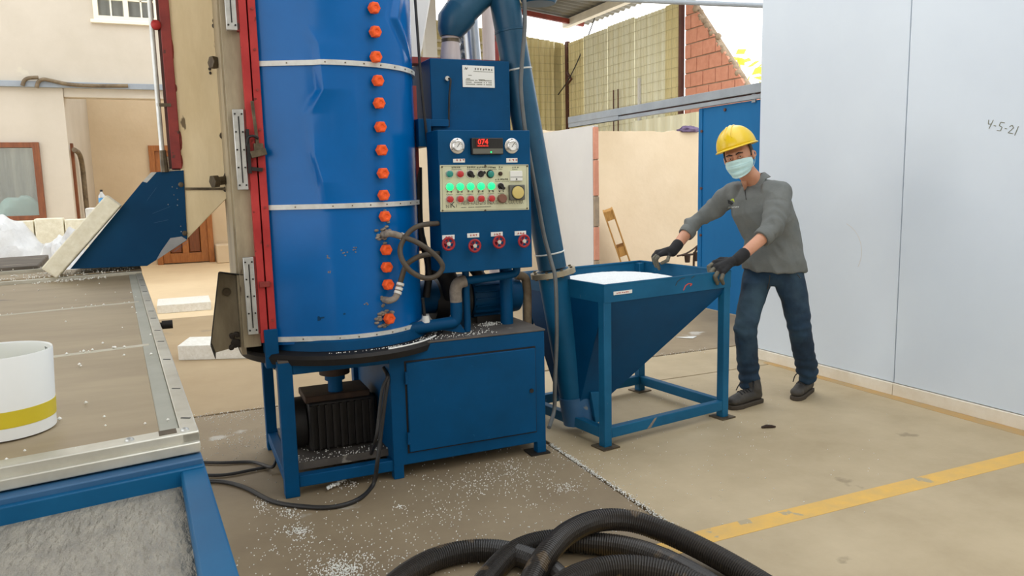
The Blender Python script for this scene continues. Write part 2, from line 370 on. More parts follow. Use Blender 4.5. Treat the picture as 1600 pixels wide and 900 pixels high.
hand(hw, [[(0, 1), (.1, .5), (.5, .6)], [(.55, 1.1), (.35, 0)], [(.8, .5), (1.1, .5)], [(2.0, 1.1), (1.5, 1.05), (1.45, .65), (1.85, .55), (1.8, .1), (1.35, .05)], [(2.2, .5), (2.5, .5)], [(2.7, .8), (2.95, 1.05), (3.2, .8), (2.75, .1), (3.35, .15)], [(3.7, 1.1), (3.6, 0)]], at_, dr, du, .046, .004)
hw.build('handwritten_date', 'ink_pale', wall_right, smooth=0)
for z0, a0, r in ((.75, 1.95, .33), (.9, .75, .2)):
    ar = MB(); pts = [RW(a0+r*cos(t), -.0005, z0+r*sin(t)) for t in np.linspace(-.5, 1.2, 14)]
    for p, q in zip(pts[:-1], pts[1:]): ar.bar(p, q, .004, .001, N)
    ar.build('scuff_mark', 'white_paint', wall_right, smooth=0)

# blue sliding door hanging from a grey rail
dmb = MB().box((5.2, 4.35, .015), (5.235, 6.83, 2.14)); door = tag(dmb.build('door_1', 'door_blue', bevel=.003), 'large blue sheet metal sliding door behind the man', kind='structure')
for y in (6.79, 5.9, 4.6):
    MB().box((5.19, y-.03, .0), (5.2, y+.03, 2.13)).build('edge_strip', 'door_blue', door)
bl = MB()
for y, z in ((6.4, 2.09), (5.85, 2.1), (6.77, 1.9), (6.77, 1.3), (6.77, .8)): bl.cyl((5.185, y, z), (5.2, y, z), .016, seg=8)
bl.build('bolt', 'dark_post', door)
tr = tag(MB().box((5.16, 4.2, 2.205), (5.24, 9.72, 2.292)).build('trim_1', 'grey_beam', bevel=.003), 'long grey steel rail carrying the blue sliding door', kind='structure')
MB().box((5.17, 4.2, 2.15), (5.23, 9.72, 2.19)).build('lower_flange', 'grey_beam', tr)
MB().box((5.2, 4.2, 2.18), (5.22, 9.72, 2.21)).build('web', 'dark_post', tr)
MB().box((5.165, 8.4, 2.15), (5.235, 9.72, 2.21)).build('end_plate', 'grey_beam', tr)
for y in (5.95, 5.6): MB().box((5.185, y, 2.12), (5.195, y+.05, 2.2)).build('hanger', 'grey_beam', tr)

# cream plaster wall behind, with a ragged top
cw = MB(); top = []
xs = np.linspace(2.7, 8.3, 90)
pts = [(2.7, 8.8, 0)] + [(x, 8.8, 2.04+.018*noise.noise((x*5, 0, 0))+.012*noise.noise((x*19, 3, 0))) for x in xs] + [(8.3, 8.8, 0)]
cw.prism(pts, (0, .14, 0)); tag(cw.build('wall_back', 'cream', smooth=0), kind='structure')
# white partition running towards the camera, its cut end showing bricks and blocks
pw = tag(MB().box((4.3, 7.53, 0), (4.37, 8.79, 2.01)).build('wall_partition', 'white_paint'), kind='structure')
z = 1.99
for h, m in ((.36, 'brick'), (.40, 'brick'), (.34, 'mortar'), (.38, 'brick'), (.2, 'mortar'), (.29, 'mortar')):
    MB().box((4.305, 7.5-random.uniform(0, .008), max(0, z-h+.012)), (4.362+random.uniform(-.004, .006), 7.535, z)).build('brick' if m == 'brick' else 'block', m, pw, bevel=.004); z -= h
MB().box((4.32, 7.515, 0), (4.36, 7.532, 2.0)).build('mortar', 'mortar', pw)
MB().box((4.0, 9.6, 1.98), (4.1, 9.66, 2.5)).build('timber_stub', 'wood_pale', pw)

# far gable wall and side wall of wire-meshed insulation panels
M['ins'] = mat('insulation_panel', (224, 214, 168), (214, 203, 154), .8, scale=2, stretch=(4, 4, .4))
M['ins_pale'] = mat('pale_insulation_panel', (226, 226, 204), (218, 214, 182), .8, scale=2, stretch=(4, 4, .4))
M['wire'] = mat('mesh_wire', (176, 170, 132), rough=.6)
def topz(x): return 4.87 - .11*(x-5.18)
def rib(q): q = q*9 % 1; return .035*min(1, max(0, (abs(q-.5)-.18)*8))
wf = tag(MB().box((2.2, 16.16, 0), (8.6, 16.26, 4.4)).build('wall_far', 'ins'), kind='structure')
n = 0; x0 = 2.2
while x0 < 8.3:
    x1 = min(x0+1.19, 8.44)
    MB().grid(lambda u, v: Vector((x0+(x1-x0)*u, 16.1-rib(u), v*topz(x0+(x1-x0)*u))), 72, 1).build('insulation_panel', 'ins', wf, smooth=0); x0 += 1.2
for z in np.arange(3.9, 4.5, .16): MB().box((4.4, 15.98, z), (6.6, 16.03, z+.05)).build('batten', 'pale_beam', wf)
wm = MB()
for z in np.arange(2, 4.8, .17): wm.bar((2.3, 16.04, z), (8.4, 16.04, z), .006)
for x in np.arange(2.4, 8.4, .2): wm.bar((x, 16.045, 1.6), (x, 16.045, topz(x)), .004)
tag(wm.build('wire_mesh', 'wire', wf, smooth=0), kind='stuff')
wsd = tag(MB().box((8.52, 9.0, 0), (8.6, 16.2, 2.5)).build('wall_side', 'ins'), kind='structure')
y0 = 16.05
k = 0
while y0 > 11.7:
    y1 = max(y0-1.0, 11.5)
    MB().grid(lambda u, v: Vector((8.42-rib(u), y0+(y1-y0)*u, v*(4.46+.02*(k % 3)))), 72, 1).build('insulation_panel', 'ins' if k in (0, 4) else 'ins_pale', wsd, smooth=0); y0 -= 1.01; k += 1
wm = MB()
for z in np.arange(2, 4.45, .17): wm.bar((8.37, 16, z), (8.37, 11.5, z), .005)
for y in np.arange(11.6, 16, .2): wm.bar((8.375, y, 1.8), (8.375, y, 4.45), .0035)
tag(wm.build('wire_mesh', 'wire', wsd, smooth=0), kind='stuff')
MB().grid(lambda u, v: Vector((8.3-rib(u), 12.9-3.4*u, v*2.52)), 90, 1).build('low_panel', 'ins_pale', wsd, smooth=0)
MB().box((8.36, 15.74, 0), (8.43, 15.86, 4.5)).build('corner_post', 'dark_post', wsd)
MB().box((8.33, 11.46, 0), (8.4, 11.54, 4.9)).build('steel_post', 'dark_post', wsd)
MB().box((8.33, 12.79, 1.9), (8.37, 12.84, 3.32)).build('white_pipe', 'white_paint', wsd)
rb_ = MB()
for y in (13.72, 13.55): rb_.bar((8.33, y, 1.9), (8.33, y, 3.2), .018)
rb_.bar((8.33, 13.72, 2.75), (8.33, 13.55, 2.75), .018); rb_.build('rebar', 'dark_post', wsd)
# brick gable end, cut off at a slope
gb = tag(MB().prism([(8.4, 11.42, 2.2), (8.4, 11.42, 4.5), (8.4, 11.36, 4.5), (8.4, 9.28, 2.2)], (.12, 0, 0)).build('wall_gable', 'mortar'), kind='structure')
H_, L_ = .245, .33
lim = lambda z: 11.36 - (4.5-z)*(2.08/2.3)
for r in range(9):
    z = 2.24 + r*H_; zt = z+H_-.02
    y = 11.41 + (L_/2 if r % 2 else 0)
    while y-.05 > lim(z):
        a = min(y, 11.42); b0, b1 = max(y-L_+.018, lim(z)-.01), max(y-L_+.018, lim(zt)-.01)
        if a-b0 > .05:
            x = 8.385-random.uniform(0, .012); pts = [(x, a, z), (x, b0, z)] + ([(x, b1, zt), (x, a, zt)] if a-b1 > .02 else [(x, a-.005, z+H_*.6)])
            MB().prism(pts, (.05, 0, 0)).build('brick', 'brick', gb, bevel=.003)
        y -= L_
ed = MB()
for k in range(46):
    t = k/45; ed.ball((8.41+random.uniform(-.02, .05), 11.36-2.08*t+random.uniform(-.03, .03), 4.5-2.3*t+random.uniform(-.03, .03)), random.uniform(.03, .065), 6, 4)
ed.build('broken_edge', 'mortar', gb, smooth=60)

# roof over the far bay: sheets, cream purlins, red rafter
def roofz(x): return 5.26 - .11*(x-5.2)
rf = MB(); rf.grid(lambda u, v: Vector((2.9+6.1*u, 10.0+6.0*v, roofz(2.9+6.1*u)+.12)), 10, 1); roof = tag(rf.build('ceiling', 'roof', solid=.03), kind='structure')
for k in range(14):
    y = 10+.43*k
    MB().grid(lambda u, v: Vector((2.9+6.1*v, y+.42*u, roofz(2.9+6.1*v)+.09+.02*cos(u*4*pi))), 24, 1).build('roof_sheet', 'roof', roof)
for x in (3.3, 5.0, 6.7, 8.4):
    MB().box((x-.07, 9, roofz(x)-.1), (x+.07, 15.9, roofz(x)+.06)).build('purlin', 'pale_beam', roof)
MB().bar((1, 15.6, roofz(1)-.02), (8.7, 15.6, roofz(8.7)-.02), .08, .1).build('rafter', 'red_steel', roof)
MB().bar((8.5, 11.0, 4.55), (8.45, 8.6, 4.28), .07, .07).build('rafter', 'red_steel', roof)
a, b = pD(880, -4, 11.8), pD(1200, 9, 10.6); MB().cyl(a, b, .035, seg=10).build('conduit', 'grey_beam', roof)
cb = MB(); cb.tube(spline([pY(938, 0, 15), pY(925, 40, 15), pY(905, 90, 15.2), pY(888, 125, 15.4), pY(872, 148, 15.4)], 6), .012, 6); cb.build('sagging_cable', 'cable', roof)
cb = MB(); cb.tube([pX(886, 113, 8.3), pX(893, 124, 8.3), pX(886, 132, 8.3)], .03, 6); cb.build('hook', 'dark_post', wsd)
wc = MB(); wc.box((4.9, 15.3, 0), (5.15, 15.5, 5.2)); tag(wc.build('trim_2', 'white_paint'), kind='structure')

# unseen near left roof added to shade floor and machine; right left open for light
nr = tag(MB().box((-9, -3.0, 5.5), (1.0, 7.8, 5.56)).build('ceiling_near_shade', 'roof'), kind='structure')
for x in (-7, -4, -1.2): MB().box((x-.07, -3, 5.3), (x+.07, 7.8, 5.5)).build('purlin', 'pale_beam', nr)

tag(MB().box((-2.2, -4.2, 0), (12, -4, 5.6)).build('wall_front_unseen', 'cream_white'), kind='structure')  # unseen wall added behind the camera to cut front light; left end open
# office block at the back left: front wall with window, recess under a mezzanine, upper wall with window
wl = MB()
wl.box((-8, 12.5, 0), (-3.2, 12.68, 2.84)).box((-3.2, 12.5, 0), (-1.62, 12.68, 1.04)).box((-3.2, 12.5, 2.1), (-1.62, 12.68, 2.84)).box((-1.62, 12.5, 0), (-1.27, 12.68, 2.84))
wl.box((-1.45, 12.68, 0), (-1.27, 16, 3.7)).box((-8, 12.52, 2.74), (-1.29, 13.0, 2.86))
wl.box((-8, 15.0, 0), (-1.45, 15.1, 2.74))
tag(wl.build('wall_left', 'cream_white'), kind='structure')
w1 = MB()
w1.frame((((-3.2, 12.46, 2.03), (-1.62, 12.6, 2.1)), ((-3.2, 12.46, 1.04), (-1.69, 12.6, 1.1)), ((-1.70, 12.46, 1.04), (-1.62, 12.6, 2.1)), ((-3.2, 12.46, 1.04), (-3.13, 12.6, 2.1)), ((-2.45, 12.48, 1.1), (-2.4, 12.58, 2.03))))
w1o = tag(w1.build('window_1', 'wood_frame', bevel=.004), kind='structure')
for x0, x1 in ((-3.13, -2.45), (-2.4, -1.7)): MB().box((x0, 12.52, 1.1), (x1, 12.53, 2.03)).build('pane', 'dark_glass', w1o)
cu = MB(); cu.grid(lambda u, v: Vector((-3.4+1.9*u, 13.9+.05*sin(u*55)+.03*sin(u*23), .6+1.9*v)), 120, 1); tag(cu.build('curtain', 'curtain', solid=.01), 'long grey curtain hanging behind the brown framed window', 'curtain')
# brown jamb and bent pipe on the side wall
sj = tag(MB().box((-1.275, 12.72, .9), (-1.235, 12.82, 2.1)).build('trim_3', 'wood_frame'), kind='structure')
pp = MB(); pp.tube(spline([pX(116, 234, -1.2), pX(124, 241, -1.2), pX(129, 262, -1.2), pX(134, 310, -1.2), pX(138, 345, -1.2), pX(140, 372, -1.2)], 6), .035, 8)
tag(pp.build('drain_pipe', 'rope', smooth=60), 'bent old brown pipe running down the recess wall', 'pipe')
rb2 = MB(); rb2.box((-.6, 16.2, 0), (.9, 16.25, 2.5)); rb2.box((-1.27, 16, 0), (-.33, 16.15, 3.7)).box((.68, 16, 0), (2.3, 16.15, 3.7)).box((-.33, 16, 2.23), (.68, 16.15, 3.7)).box((2.2, 12.75, 0), (2.3, 16, 3.7))
tag(rb2.build('wall_recess', 'cream'), kind='structure')
tag(MB().box((-1.27, 12.52, 2.72), (2.3, 12.74, 2.88)).build('trim_4', 'cream_white', bevel=.01), kind='structure')
uw = MB(); uw.box((-8, 12.5, 2.84), (-.80, 12.7, 6.4)).box((.03, 12.5, 2.84), (2.3, 12.7, 6.4)).box((-.80, 12.5, 2.84), (.03, 12.7, 3.78)).box((-.8, 12.5, 4.9), (.03, 12.7, 6.4))
tag(uw.build('wall_upper', 'cream_white'), kind='structure')
tag(MB().box((-8, 12.44, 2.84), (2.3, 12.5, 2.92)).build('trim_5', 'grey_beam', bevel=.005), kind='structure')
w2 = MB()
w2.frame((((-.80, 12.46, 3.78), (.03, 12.6, 3.84)), ((-.80, 12.46, 3.8), (-.74, 12.6, 4.9)), ((-.03, 12.46, 3.8), (.03, 12.6, 4.9)), ((-.42, 12.46, 3.8), (-.36, 12.6, 4.9)), ((-.84, 12.45, 3.74), (.07, 12.52, 3.78))))
w2o = tag(w2.build('window_2', 'window_paint', bevel=.004), kind='structure')
for x0, x1 in ((-.74, -.42), (-.36, -.03)):
    MB().box((x0, 12.52, 3.84), (x1, 12.53, 4.9)).build('pane', 'glass', w2o)
    mu = MB(); mu.box(((x0+x1)/2-.01, 12.49, 3.84), ((x0+x1)/2+.01, 12.53, 4.9)); mu.box((x0, 12.49, 4.06), (x1, 12.53, 4.08)); mu.box((x0, 12.49, 4.32), (x1, 12.53, 4.34)); mu.build('glazing_bar', 'window_paint', w2o)
cu = MB(); cu.grid(lambda u, v: Vector((-.78+.8*u, 12.64+.015*sin(u*50), 3.8+1.1*v)), 60, 1); tag(cu.build('lace_curtain', 'white_paint', solid=.004), 'white lace curtain inside the small upper window', 'curtain')
cab = MB()
for p in ([(35, 134), (38, 126), (45, 122), (60, 121)], [(57, 137), (60, 128), (68, 124), (80, 126), (110, 132), (150, 134), (200, 134)]):
    cab.tube(spline([pY(*q, 12.42) for q in p], 6), .025, 8)
tag(cab.build('loose_cable_loops', 'rope', smooth=60), 'grey cable loops rising from the ledge under the upper window', 'cable')
# varnished door in the recess
dl = MB()
dl.frame((((-.33, 15.94, 0), (-.23, 16.1, 2.23)), ((.58, 15.94, 0), (.68, 16.1, 2.23)), ((-.33, 15.94, 2.13), (.68, 16.1, 2.23))))
d2 = tag(dl.build('door_2', 'wood_door', bevel=.005), kind='structure')
lf = MB()
lf.frame((((-.23, 15.98, .02), (-.1, 16.05, 2.13)), ((.45, 15.98, .02), (.58, 16.05, 2.13)), ((-.1, 15.98, .02), (.45, 16.05, .2)), ((-.1, 15.98, 1.05), (.45, 16.05, 1.3)), ((-.1, 15.98, 2.03), (.45, 16.05, 2.13)), ((.12, 15.98, .2), (.23, 16.05, 1.05))))
lf.build('door_leaf', 'wood_door', d2, bevel=.006)
for x0, x1 in ((-.1, .12), (.23, .45)): MB().box((x0+.01, 16.0, .21), (x1-.01, 16.03, 1.04)).build('door_panel', 'wood_frame', d2, bevel=.02)
MB().box((-.1, 16.0, 1.3), (.45, 16.02, 2.03)).build('pane', 'glass', d2)
MB().cyl((.52, 15.93, 1.05), (.52, 15.99, 1.05), .03, seg=12).build('door_knob', 'zinc', d2)
MB().box((.7, 15.55, 0), (1.0, 15.97, .35)).build('plaster_block', 'cream', bevel=.02)
tag(bpy.data.objects['plaster_block'], 'cream plastered block standing right of the varnished door', 'block')
# ------------------------------------------------------------------ the pellet expander machine
mach = empty('pellet_expander', (1.0, 3.9, 0), 'tall blue steam expander with orange port caps, control box and cabinet base', 'machine')
TC, TR = Vector((.755, 3.89, 0)), .40
fx, fy0, fy1 = .39, 3.61, 4.17
def tangent(px, py, side):
    d = Vector((TC.x-px, TC.y-py)); L = d.length; a = atan2(d.y, d.x); b = math.asin(TR/L)
    t = a + side*b; l = sqrt(L*L-TR*TR); q = Vector((px+cos(t)*l, py+sin(t)*l)); return atan2(q.y-TC.y, q.x-TC.x)
ta, tb = tangent(fx, fy0, -1), tangent(fx, fy1, 1)
prof = []
pt0 = Vector((TC.x+TR*cos(ta), TC.y+TR*sin(ta)))
for k in range(14): prof.append(Vector((fx, fy0)).lerp(pt0, k/14))
tb2 = tb + 2*pi if tb < ta else tb
NA = 330
for k in range(NA):
    s_ = k/(NA-1); a = ta + (tb2-ta)*(s_*.62 if s_ < .82 else .5084+(s_-.82)/.18*.4916)
    prof.append(Vector((TC.x+TR*cos(a), TC.y+TR*sin(a))))
prof.append(Vector((fx, fy1)))
def tank_hit(px, py, R=TR):
    d = ray(px, py); o = EYE - TC; A = d.x*d.x+d.y*d.y; B = o.x*d.x+o.y*d.y; C_ = o.x*o.x+o.y*o.y-R*R
    return EYE + d*((-B - sqrt(max(0, B*B-A*C_)))/A)
def ang(p): return atan2(p.y-TC.y, p.x-TC.x)
def crease(pts, depth, wl_, wr_):
    hs = [tank_hit(*p[:2]) for p in pts]
    return [(h.z, ang(h), (p[2] if len(p) > 2 else 1)) for h, p in zip(hs, pts)], depth, wl_, wr_
CR = [crease([(478, -10, .2), (481, 40, .3), (498, 70, .9), (506, 140, 2.1), (484, 180, .45), (486, 205, .8), (492, 240, 1.5), (506, 285, 1.7), (512, 330, .0)], .0135, .085, .34),
      crease([(412, 150, 0), (416, 205, 1), (408, 240, .8), (404, 262, 0)], .008, .06, .14),
      crease([(622, -10, 1), (616, 30, 1.3), (628, 60, 1.2), (640, 95, .2)], .015, .07, .16),
      crease([(546, 60, 0), (560, 200, .8), (556, 262, 0)], .010, .3, .16)]
def dent(a, z):
    s = 0
    for pts, dep, wl_, wr_ in CR:
        zs = [p[0] for p in pts]
        if not (min(zs) < z < max(zs)): continue
        for p, q in zip(pts[:-1], pts[1:]):
            if q[0] <= z <= p[0]:
                t = (z-q[0])/max(1e-6, p[0]-q[0]); ac = q[1]+(p[1]-q[1])*t; w = q[2]+(p[2]-q[2])*t
                d = a-ac; m_ = max(0, 1-d/wr_)**1.5 if d > 0 else max(0, 1+d/wl_)
                s += dep*w*m_*(1 if d > 0 else 1)
                if d < 0: s -= dep*w*.2*max(0, 1-abs(d+wl_*1.2)/(wl_*1.2))
                break
    return s
NZ = 300; z0t, z1t = .70, 2.75; tv = []; ml = MB()
for j in range(NZ+1):
    z = z0t + (z1t-z0t)*j/NZ
    for p in prof:
        q = Vector((p.x, p.y, z)); r = Vector((p.x-TC.x, p.y-TC.y, 0)); a = atan2(r.y, r.x); r.normalize()
        d = dent(a, z) + .0025*noise.noise((a*3, z*2.2, 1)) if a < 0 else 0
        q += r*d; tv.append(q)
nP = len(prof)
ml.add(tv, [(j*nP+i, j*nP+i+1, (j+1)*nP+i+1, (j+1)*nP+i) for j in range(NZ) for i in range(nP-1)])
ml.add([Vector((p.x, p.y, z1t)) for p in prof], [tuple(range(nP))])
tank = ml.build('tank', 'blue', mach, smooth=60)
for z in (tank_hit(500, 98).z, tank_hit(540, 321.5).z, tank_hit(520, 528).z):
    b = MB()
    ps = prof[:270:4]; out = []
    for zz, off in ((z-.011, .0), (z-.011, .011), (z+.011, .011), (z+.011, .0)):
        for p in ps:
            r = Vector((p.x-TC.x, p.y-TC.y, 0)).normalized(); out.append(Vector((p.x, p.y, zz)) + r*(off+max(0, dent(atan2(r.y, r.x), z))))
    n = len(ps); b.add(out, [(k*n+i, k*n+i+1, ((k+1) % 4)*n+i+1, ((k+1) % 4)*n+i) for k in range(4) for i in range(n-1)])
    bo = b.build('tank_band', 'band', mach)
    rv = MB()
    for i in range(2, len(ps)-1, 7):
        p = ps[i]; r = Vector((p.x-TC.x, p.y-TC.y, 0)).normalized(); c = Vector((p.x, p.y, z))+r*max(0, dent(atan2(r.y, r.x), z)); rv.cyl(c+r*.01, c+r*.0135, .0035, seg=6)
    rv.build('rivets', 'bolt', bo)
# scuffs on the paint
sc = MB()
for px, py, w, h in ((466, 408, .02, .02), (555, 390, .03, .012), (540, 395, .018, .02), (435, 130, .012, .006), (512, 403, .01, .012), (572, 475, .01, .005), (515, 425, .006, .004)):
    c = tank_hit(px, py); r = Vector((c.x-TC.x, c.y-TC.y, 0)).normalized(); u = Vector((-r.y, r.x, 0))
    for k in range(5): sc.ball(c + u*random.uniform(-w, w) + Z*random.uniform(-h, h), (.004, .004, .003), 6, 4)
sc.build('paint_chips', 'sealant', tank)
sm = MB()
for (a, b_) in (((458, 510), (500, 497)), ((500, 497), (540, 490))):
    p, q = tank_hit(*a, TR+.001), tank_hit(*b_, TR+.001); r = Vector((p.x-TC.x, p.y-TC.y, 0)).normalized()
    sm.bar(p, q, .003, .02 if a[0] == 458 else .008, Z)
sm.build('dark_smear', 'blue_dark', tank, smooth=0)
# orange caps and the two pipe elbows
def cap(px, py, R=.0215):
    c = tank_hit(px, py); r = Vector((c.x-TC.x, c.y-TC.y, 0)).normalized(); return c, r
for px, py in ((585, 14), (587, 51), (588, 90), (591, 127), (593, 162), (595, 199), (597, 235), (599, 271), (600, 305), (602, 338), (604, 390), (605, 417), (607, 444), (609, 497)):
    c, r = cap(px-5, py); b = MB()
    b.cyl(c-r*.02, c+r*.012, .017, seg=12); b.lathe(c+r*.010, r, [(0, .027), (.026, .027), (.031, .022), (.031, .012), (.027, .010), (.027, 0)], 6)
    b.build('port_cap', 'orange', mach, bevel=.002)
sl = MB()
for px, py, s, n in ((600, 340, 1, 5), (598, 366, 1.5, 16), (601, 497, 2.0, 22), (600, 470, .7, 4)):
    c, r = cap(px, py); u = Vector((-r.y, r.x, 0))
    for k in range(n): a = random.uniform(0, 2*pi); d = random.uniform(.012, .03)*s**.7; sl.ball(c+u*(d*cos(a))+Z*(d*sin(a)*1.1), (.010*s**.4, .010*s**.4, .007), 7, 5)
sl.build('sealant_smears', 'sealant', tank, smooth=80)
for pts in ([(598, 366), (606, 365), (616, 366), (626, 369)], [(600, 468), (607, 470), (617, 466), (622, 455), (624, 446)]):
    c, r = cap(*pts[0]); P_ = [c-r*.01, c+r*.03] + [tank_hit(*p, TR+.055) for p in pts[1:]]
    MB().tube(spline(P_, 6), .0155, 10).build('elbow_pipe', 'sealant', mach, smooth=60)
h1 = [(626, 369), (650, 378), (672, 392), (688, 408), (691, 420), (680, 432), (662, 434), (642, 424), (628, 405), (626, 385), (640, 362), (658, 352), (684, 349)]
Y1 = [3.45, 3.44, 3.42, 3.41, 3.41, 3.41, 3.42, 3.42, 3.43, 3.47, 3.47, 3.47, 3.52]
hs = MB().tube(spline([tank_hit(626, 369, TR+.055)]+[pY(*p, y) for p, y in zip(h1[1:], Y1[1:])], 8), .0125, 10).build('rubber_hose', 'hose', mach, smooth=60)
ho2 = MB().tube(spline([tank_hit(624, 446, TR+.055), pY(627, 436, 3.48), pY(634, 416, 3.47), pY(648, 404, 3.46), pY(666, 398, 3.48), pY(690, 396, 3.56), pY(710, 400, 3.75)], 8), .0125, 10).build('rubber_hose', 'hose', mach, smooth=60)
for pa, pb in (((627, 369), (632, 371)), ((621, 459), (622, 456)), ((623, 453), (624, 449)), ((625, 446), (626, 442))):
    a, b = tank_hit(*pa, TR+.055), tank_hit(*pb, TR+.055)
    MB().cyl(a, a+(b-a).normalized()*.012, .0185, seg=12).build('hose_clamp', 'label', hs)
# red flanges, steel throat, slotted slides
for x0, x1 in ((.322, .354), (.360, .392)):
    f = MB().box((x0, 3.585, .72), (x1, 4.2, 2.75)).build('tank_flange', 'red', mach, bevel=.002)
bb = MB()
for z in np.arange(.82, 2.6, .17): bb.cyl((.377, 3.585, z), (.377, 3.578, z), .006, seg=6)
bb.build('flange_bolts', 'red_old', mach)
MB().box((.25, 3.62, .70), (.324, 4.14, 2.75)).build('steel_throat', 'dull_steel', mach)
MB().box((.242, 3.66, .66), (.262, 4.1, 2.75)).build('throat_side', 'dull_steel', mach)
for z0, z1 in ((2.085, 2.6), (1.41, 1.755), (.765, 1.112)):
    s_ = MB().box((.268, 3.575, z0), (.312, 3.6, z1)).build('slotted_slide', 'zinc', mach, bevel=.002)
    MB().box((.288, 3.572, z0+.03), (.293, 3.58, z1-.03)).build('slot', 'black', s_)
    MB().box((.312, 3.59, z0-.0), (.334, 3.63, z1)).build('slide_cheek', 'red_old', mach)
    sb = MB()
    for k in range(5):
        for x in (.276, .304): z = z0+.02+(z1-z0-.04)*k/4; sb.cyl((x, 3.569, z), (x, 3.576, z), .0042, seg=6)
    sb.build('screws', 'black', s_)
# toggle clamp and black rod beside the middle slide
MB().bar((.322, 3.57, 1.48), (.322, 3.57, 1.67), .014).build('guide_rod', 'black', mach)
MB().tube(spline([(.318, 3.57, 1.60), (.325, 3.56, 1.635), (.345, 3.555, 1.64), (.365, 3.56, 1.63)], 5), .006, 8).build('clamp_lever', 'black', mach)
cl = MB(); cl.bar((.362, 3.57, 1.60), (.35, 3.565, 1.79), .014, .006); cl.box((.345, 3.565, 1.575), (.385, 3.585, 1.61)); cl.bar((.33, 3.565, 1.56), (.395, 3.565, 1.575), .02, .03)
cl.build('toggle_clamp', 'bolt', mach, bevel=.002)
MB().bar((.33, 3.57, 1.50), (.375, 3.57, 1.495), .016).build('clamp_pin', 'black', mach)
MB().box((.33, 3.57, .975), (.375, 3.59, 1.0)).build('latch', 'red_old', mach, bevel=.002)
# discharge hood: stainless front, red edge, blue chute down to the dryer
hd = MB()
F_ = [(.05, 4.0, 1.178), (.05, 4.0, 2.75), (.262, 4.0, 2.75), (.262, 4.0, 1.40), (.25, 4.0, 1.375)]
hd.prism(F_, (0, .26, 0)); hood = hd.build('discharge_hood', 'stain_steel', mach, bevel=.003)
MB().bar((.062, 3.995, 1.42), (.25, 3.995, 1.415), .004, .012).build('weld_seam', 'bolt', hood)
wv = MB()
for k in range(9):
    z = random.uniform(1.55, 2.7); wv.ball((.056+random.uniform(-.004, .004), 4.0, z), (.007, .006, random.uniform(.012, .05)), 6, 5)
wv.build('weld_beads', 'red_old', hood)
rd = MB().box((.012, 3.985, 1.515), (.056, 4.25, 2.75)).build('hood_edge', 'red_old', mach, bevel=.003)
MB().box((.0, 4.0, 1.52), (.012, 4.2, 2.75)).build('seal_strip', 'dark_post', rd)
MB().cyl((-.024, 3.99, 1.52), (-.024, 3.99, 2.75), .011, seg=12).build('gas_rod', 'zinc', mach)
MB().ball((-.006, 3.985, 2.165), .023).build('red_knob', 'red', mach)
MB().box((-.03, 3.98, 1.80), (.03, 3.99, 1.815)).build('rod_clip', 'bolt', mach)
MB().tube([(-.02, 3.985, 1.50), (-.022, 3.985, 1.60)], [.018, .014], 8).build('rod_end', 'bolt', mach)
def hexbolt(c, d, L, R, name, m, ring=True):
    b = MB(); d = V3(d).normalized(); c = V3(c); b.cyl(c, c+d*L, R*.75, seg=10); b.cyl(c+d*L, c+d*(L+R), R*1.15, seg=6); o = b.build(name, m, mach, bevel=.002)
    if ring: MB().torus(c, d, R*1.2, R*.35, 12, 6).build('grease_ring', 'grease', o)
hexbolt(pY(361, 103, 3.9), (-1, -.5, .08), .075, .026, 'clamping_bolt', 'bolt')
hexbolt(pY(358, 281, 3.92), (-1, -.5, -.1), .06, .027, 'clamping_bolt', 'bolt')
for px, py in ((338, 33), (349, 212)): MB().torus(pY(px, py, 3.995), (0, 1, 0), .014, .004, 12, 6).build('bolt_ring', 'bolt', hood)
st = MB()
for px, py, s in ((336, 35, 1), (352, 45, .6), (357, 70, .9), (355, 155, .8), (360, 215, .9), (356, 290, 1.2), (366, 262, .6), (330, 110, .7)):
    c = pY(px, py, 3.997)
    for k in range(4): st.ball(c+Vector((random.uniform(-.012, .006)*s, 0, random.uniform(-.02, .02)*s)), (.008*s, .003, .011*s), 6, 4)
st.build('grease_spots', 'grease', hood)
ch = MB()
A = [(-.447, 4.0, 1.07), (-.13, 4.0, 1.064), (.054, 4.0, 1.177), (.062, 4.0, 1.507), (-.076, 4.0, 1.5), (-.121, 4.0, 1.455)]
ch.prism([(p[0], 3.992, p[2]) for p in A], (0, .36, 0)); chute = ch.build('chute', 'blue_dark', mach, bevel=.002)
MB().prism([(-.118, 3.99, 1.458), (-.078, 3.99, 1.5), (-.055, 3.99, 1.5), (-.1, 3.99, 1.452)], (0, .1, 0)).build('bare_corner', 'zinc', chute)
MB().prism([(-.09, 3.99, 1.088), (.052, 3.99, 1.178), (.03, 3.99, 1.195), (-.02, 3.99, 1.19), (-.065, 3.99, 1.13)], (0, .002, 0)).build('scraped_patch', 'foil', chute)
for z in (1.44, 1.21):
    c = Vector((.045, 3.992, z)); MB().lathe(c, (0, -1, 0), [(0, .012), (.004, .012), (.006, .006), (.016, .006)], 12).build('chute_bolt', 'bolt', chute)
rt = MB()
for k in range(8): rt.ball((.03-.05*random.random()**2, 3.992, 1.2+.3*random.random()), .0032, 6, 4)
rt.build('rivets', 'foil', chute)
for k in range(4):
    a = Vector((random.uniform(-.12, .0), 3.991, random.uniform(1.12, 1.4))); MB().bar(a, a+Vector((random.uniform(.03, .1), 0, random.uniform(-.03, .06))), .0008, .0014).build('scratch', 'blue_dusty', chute)
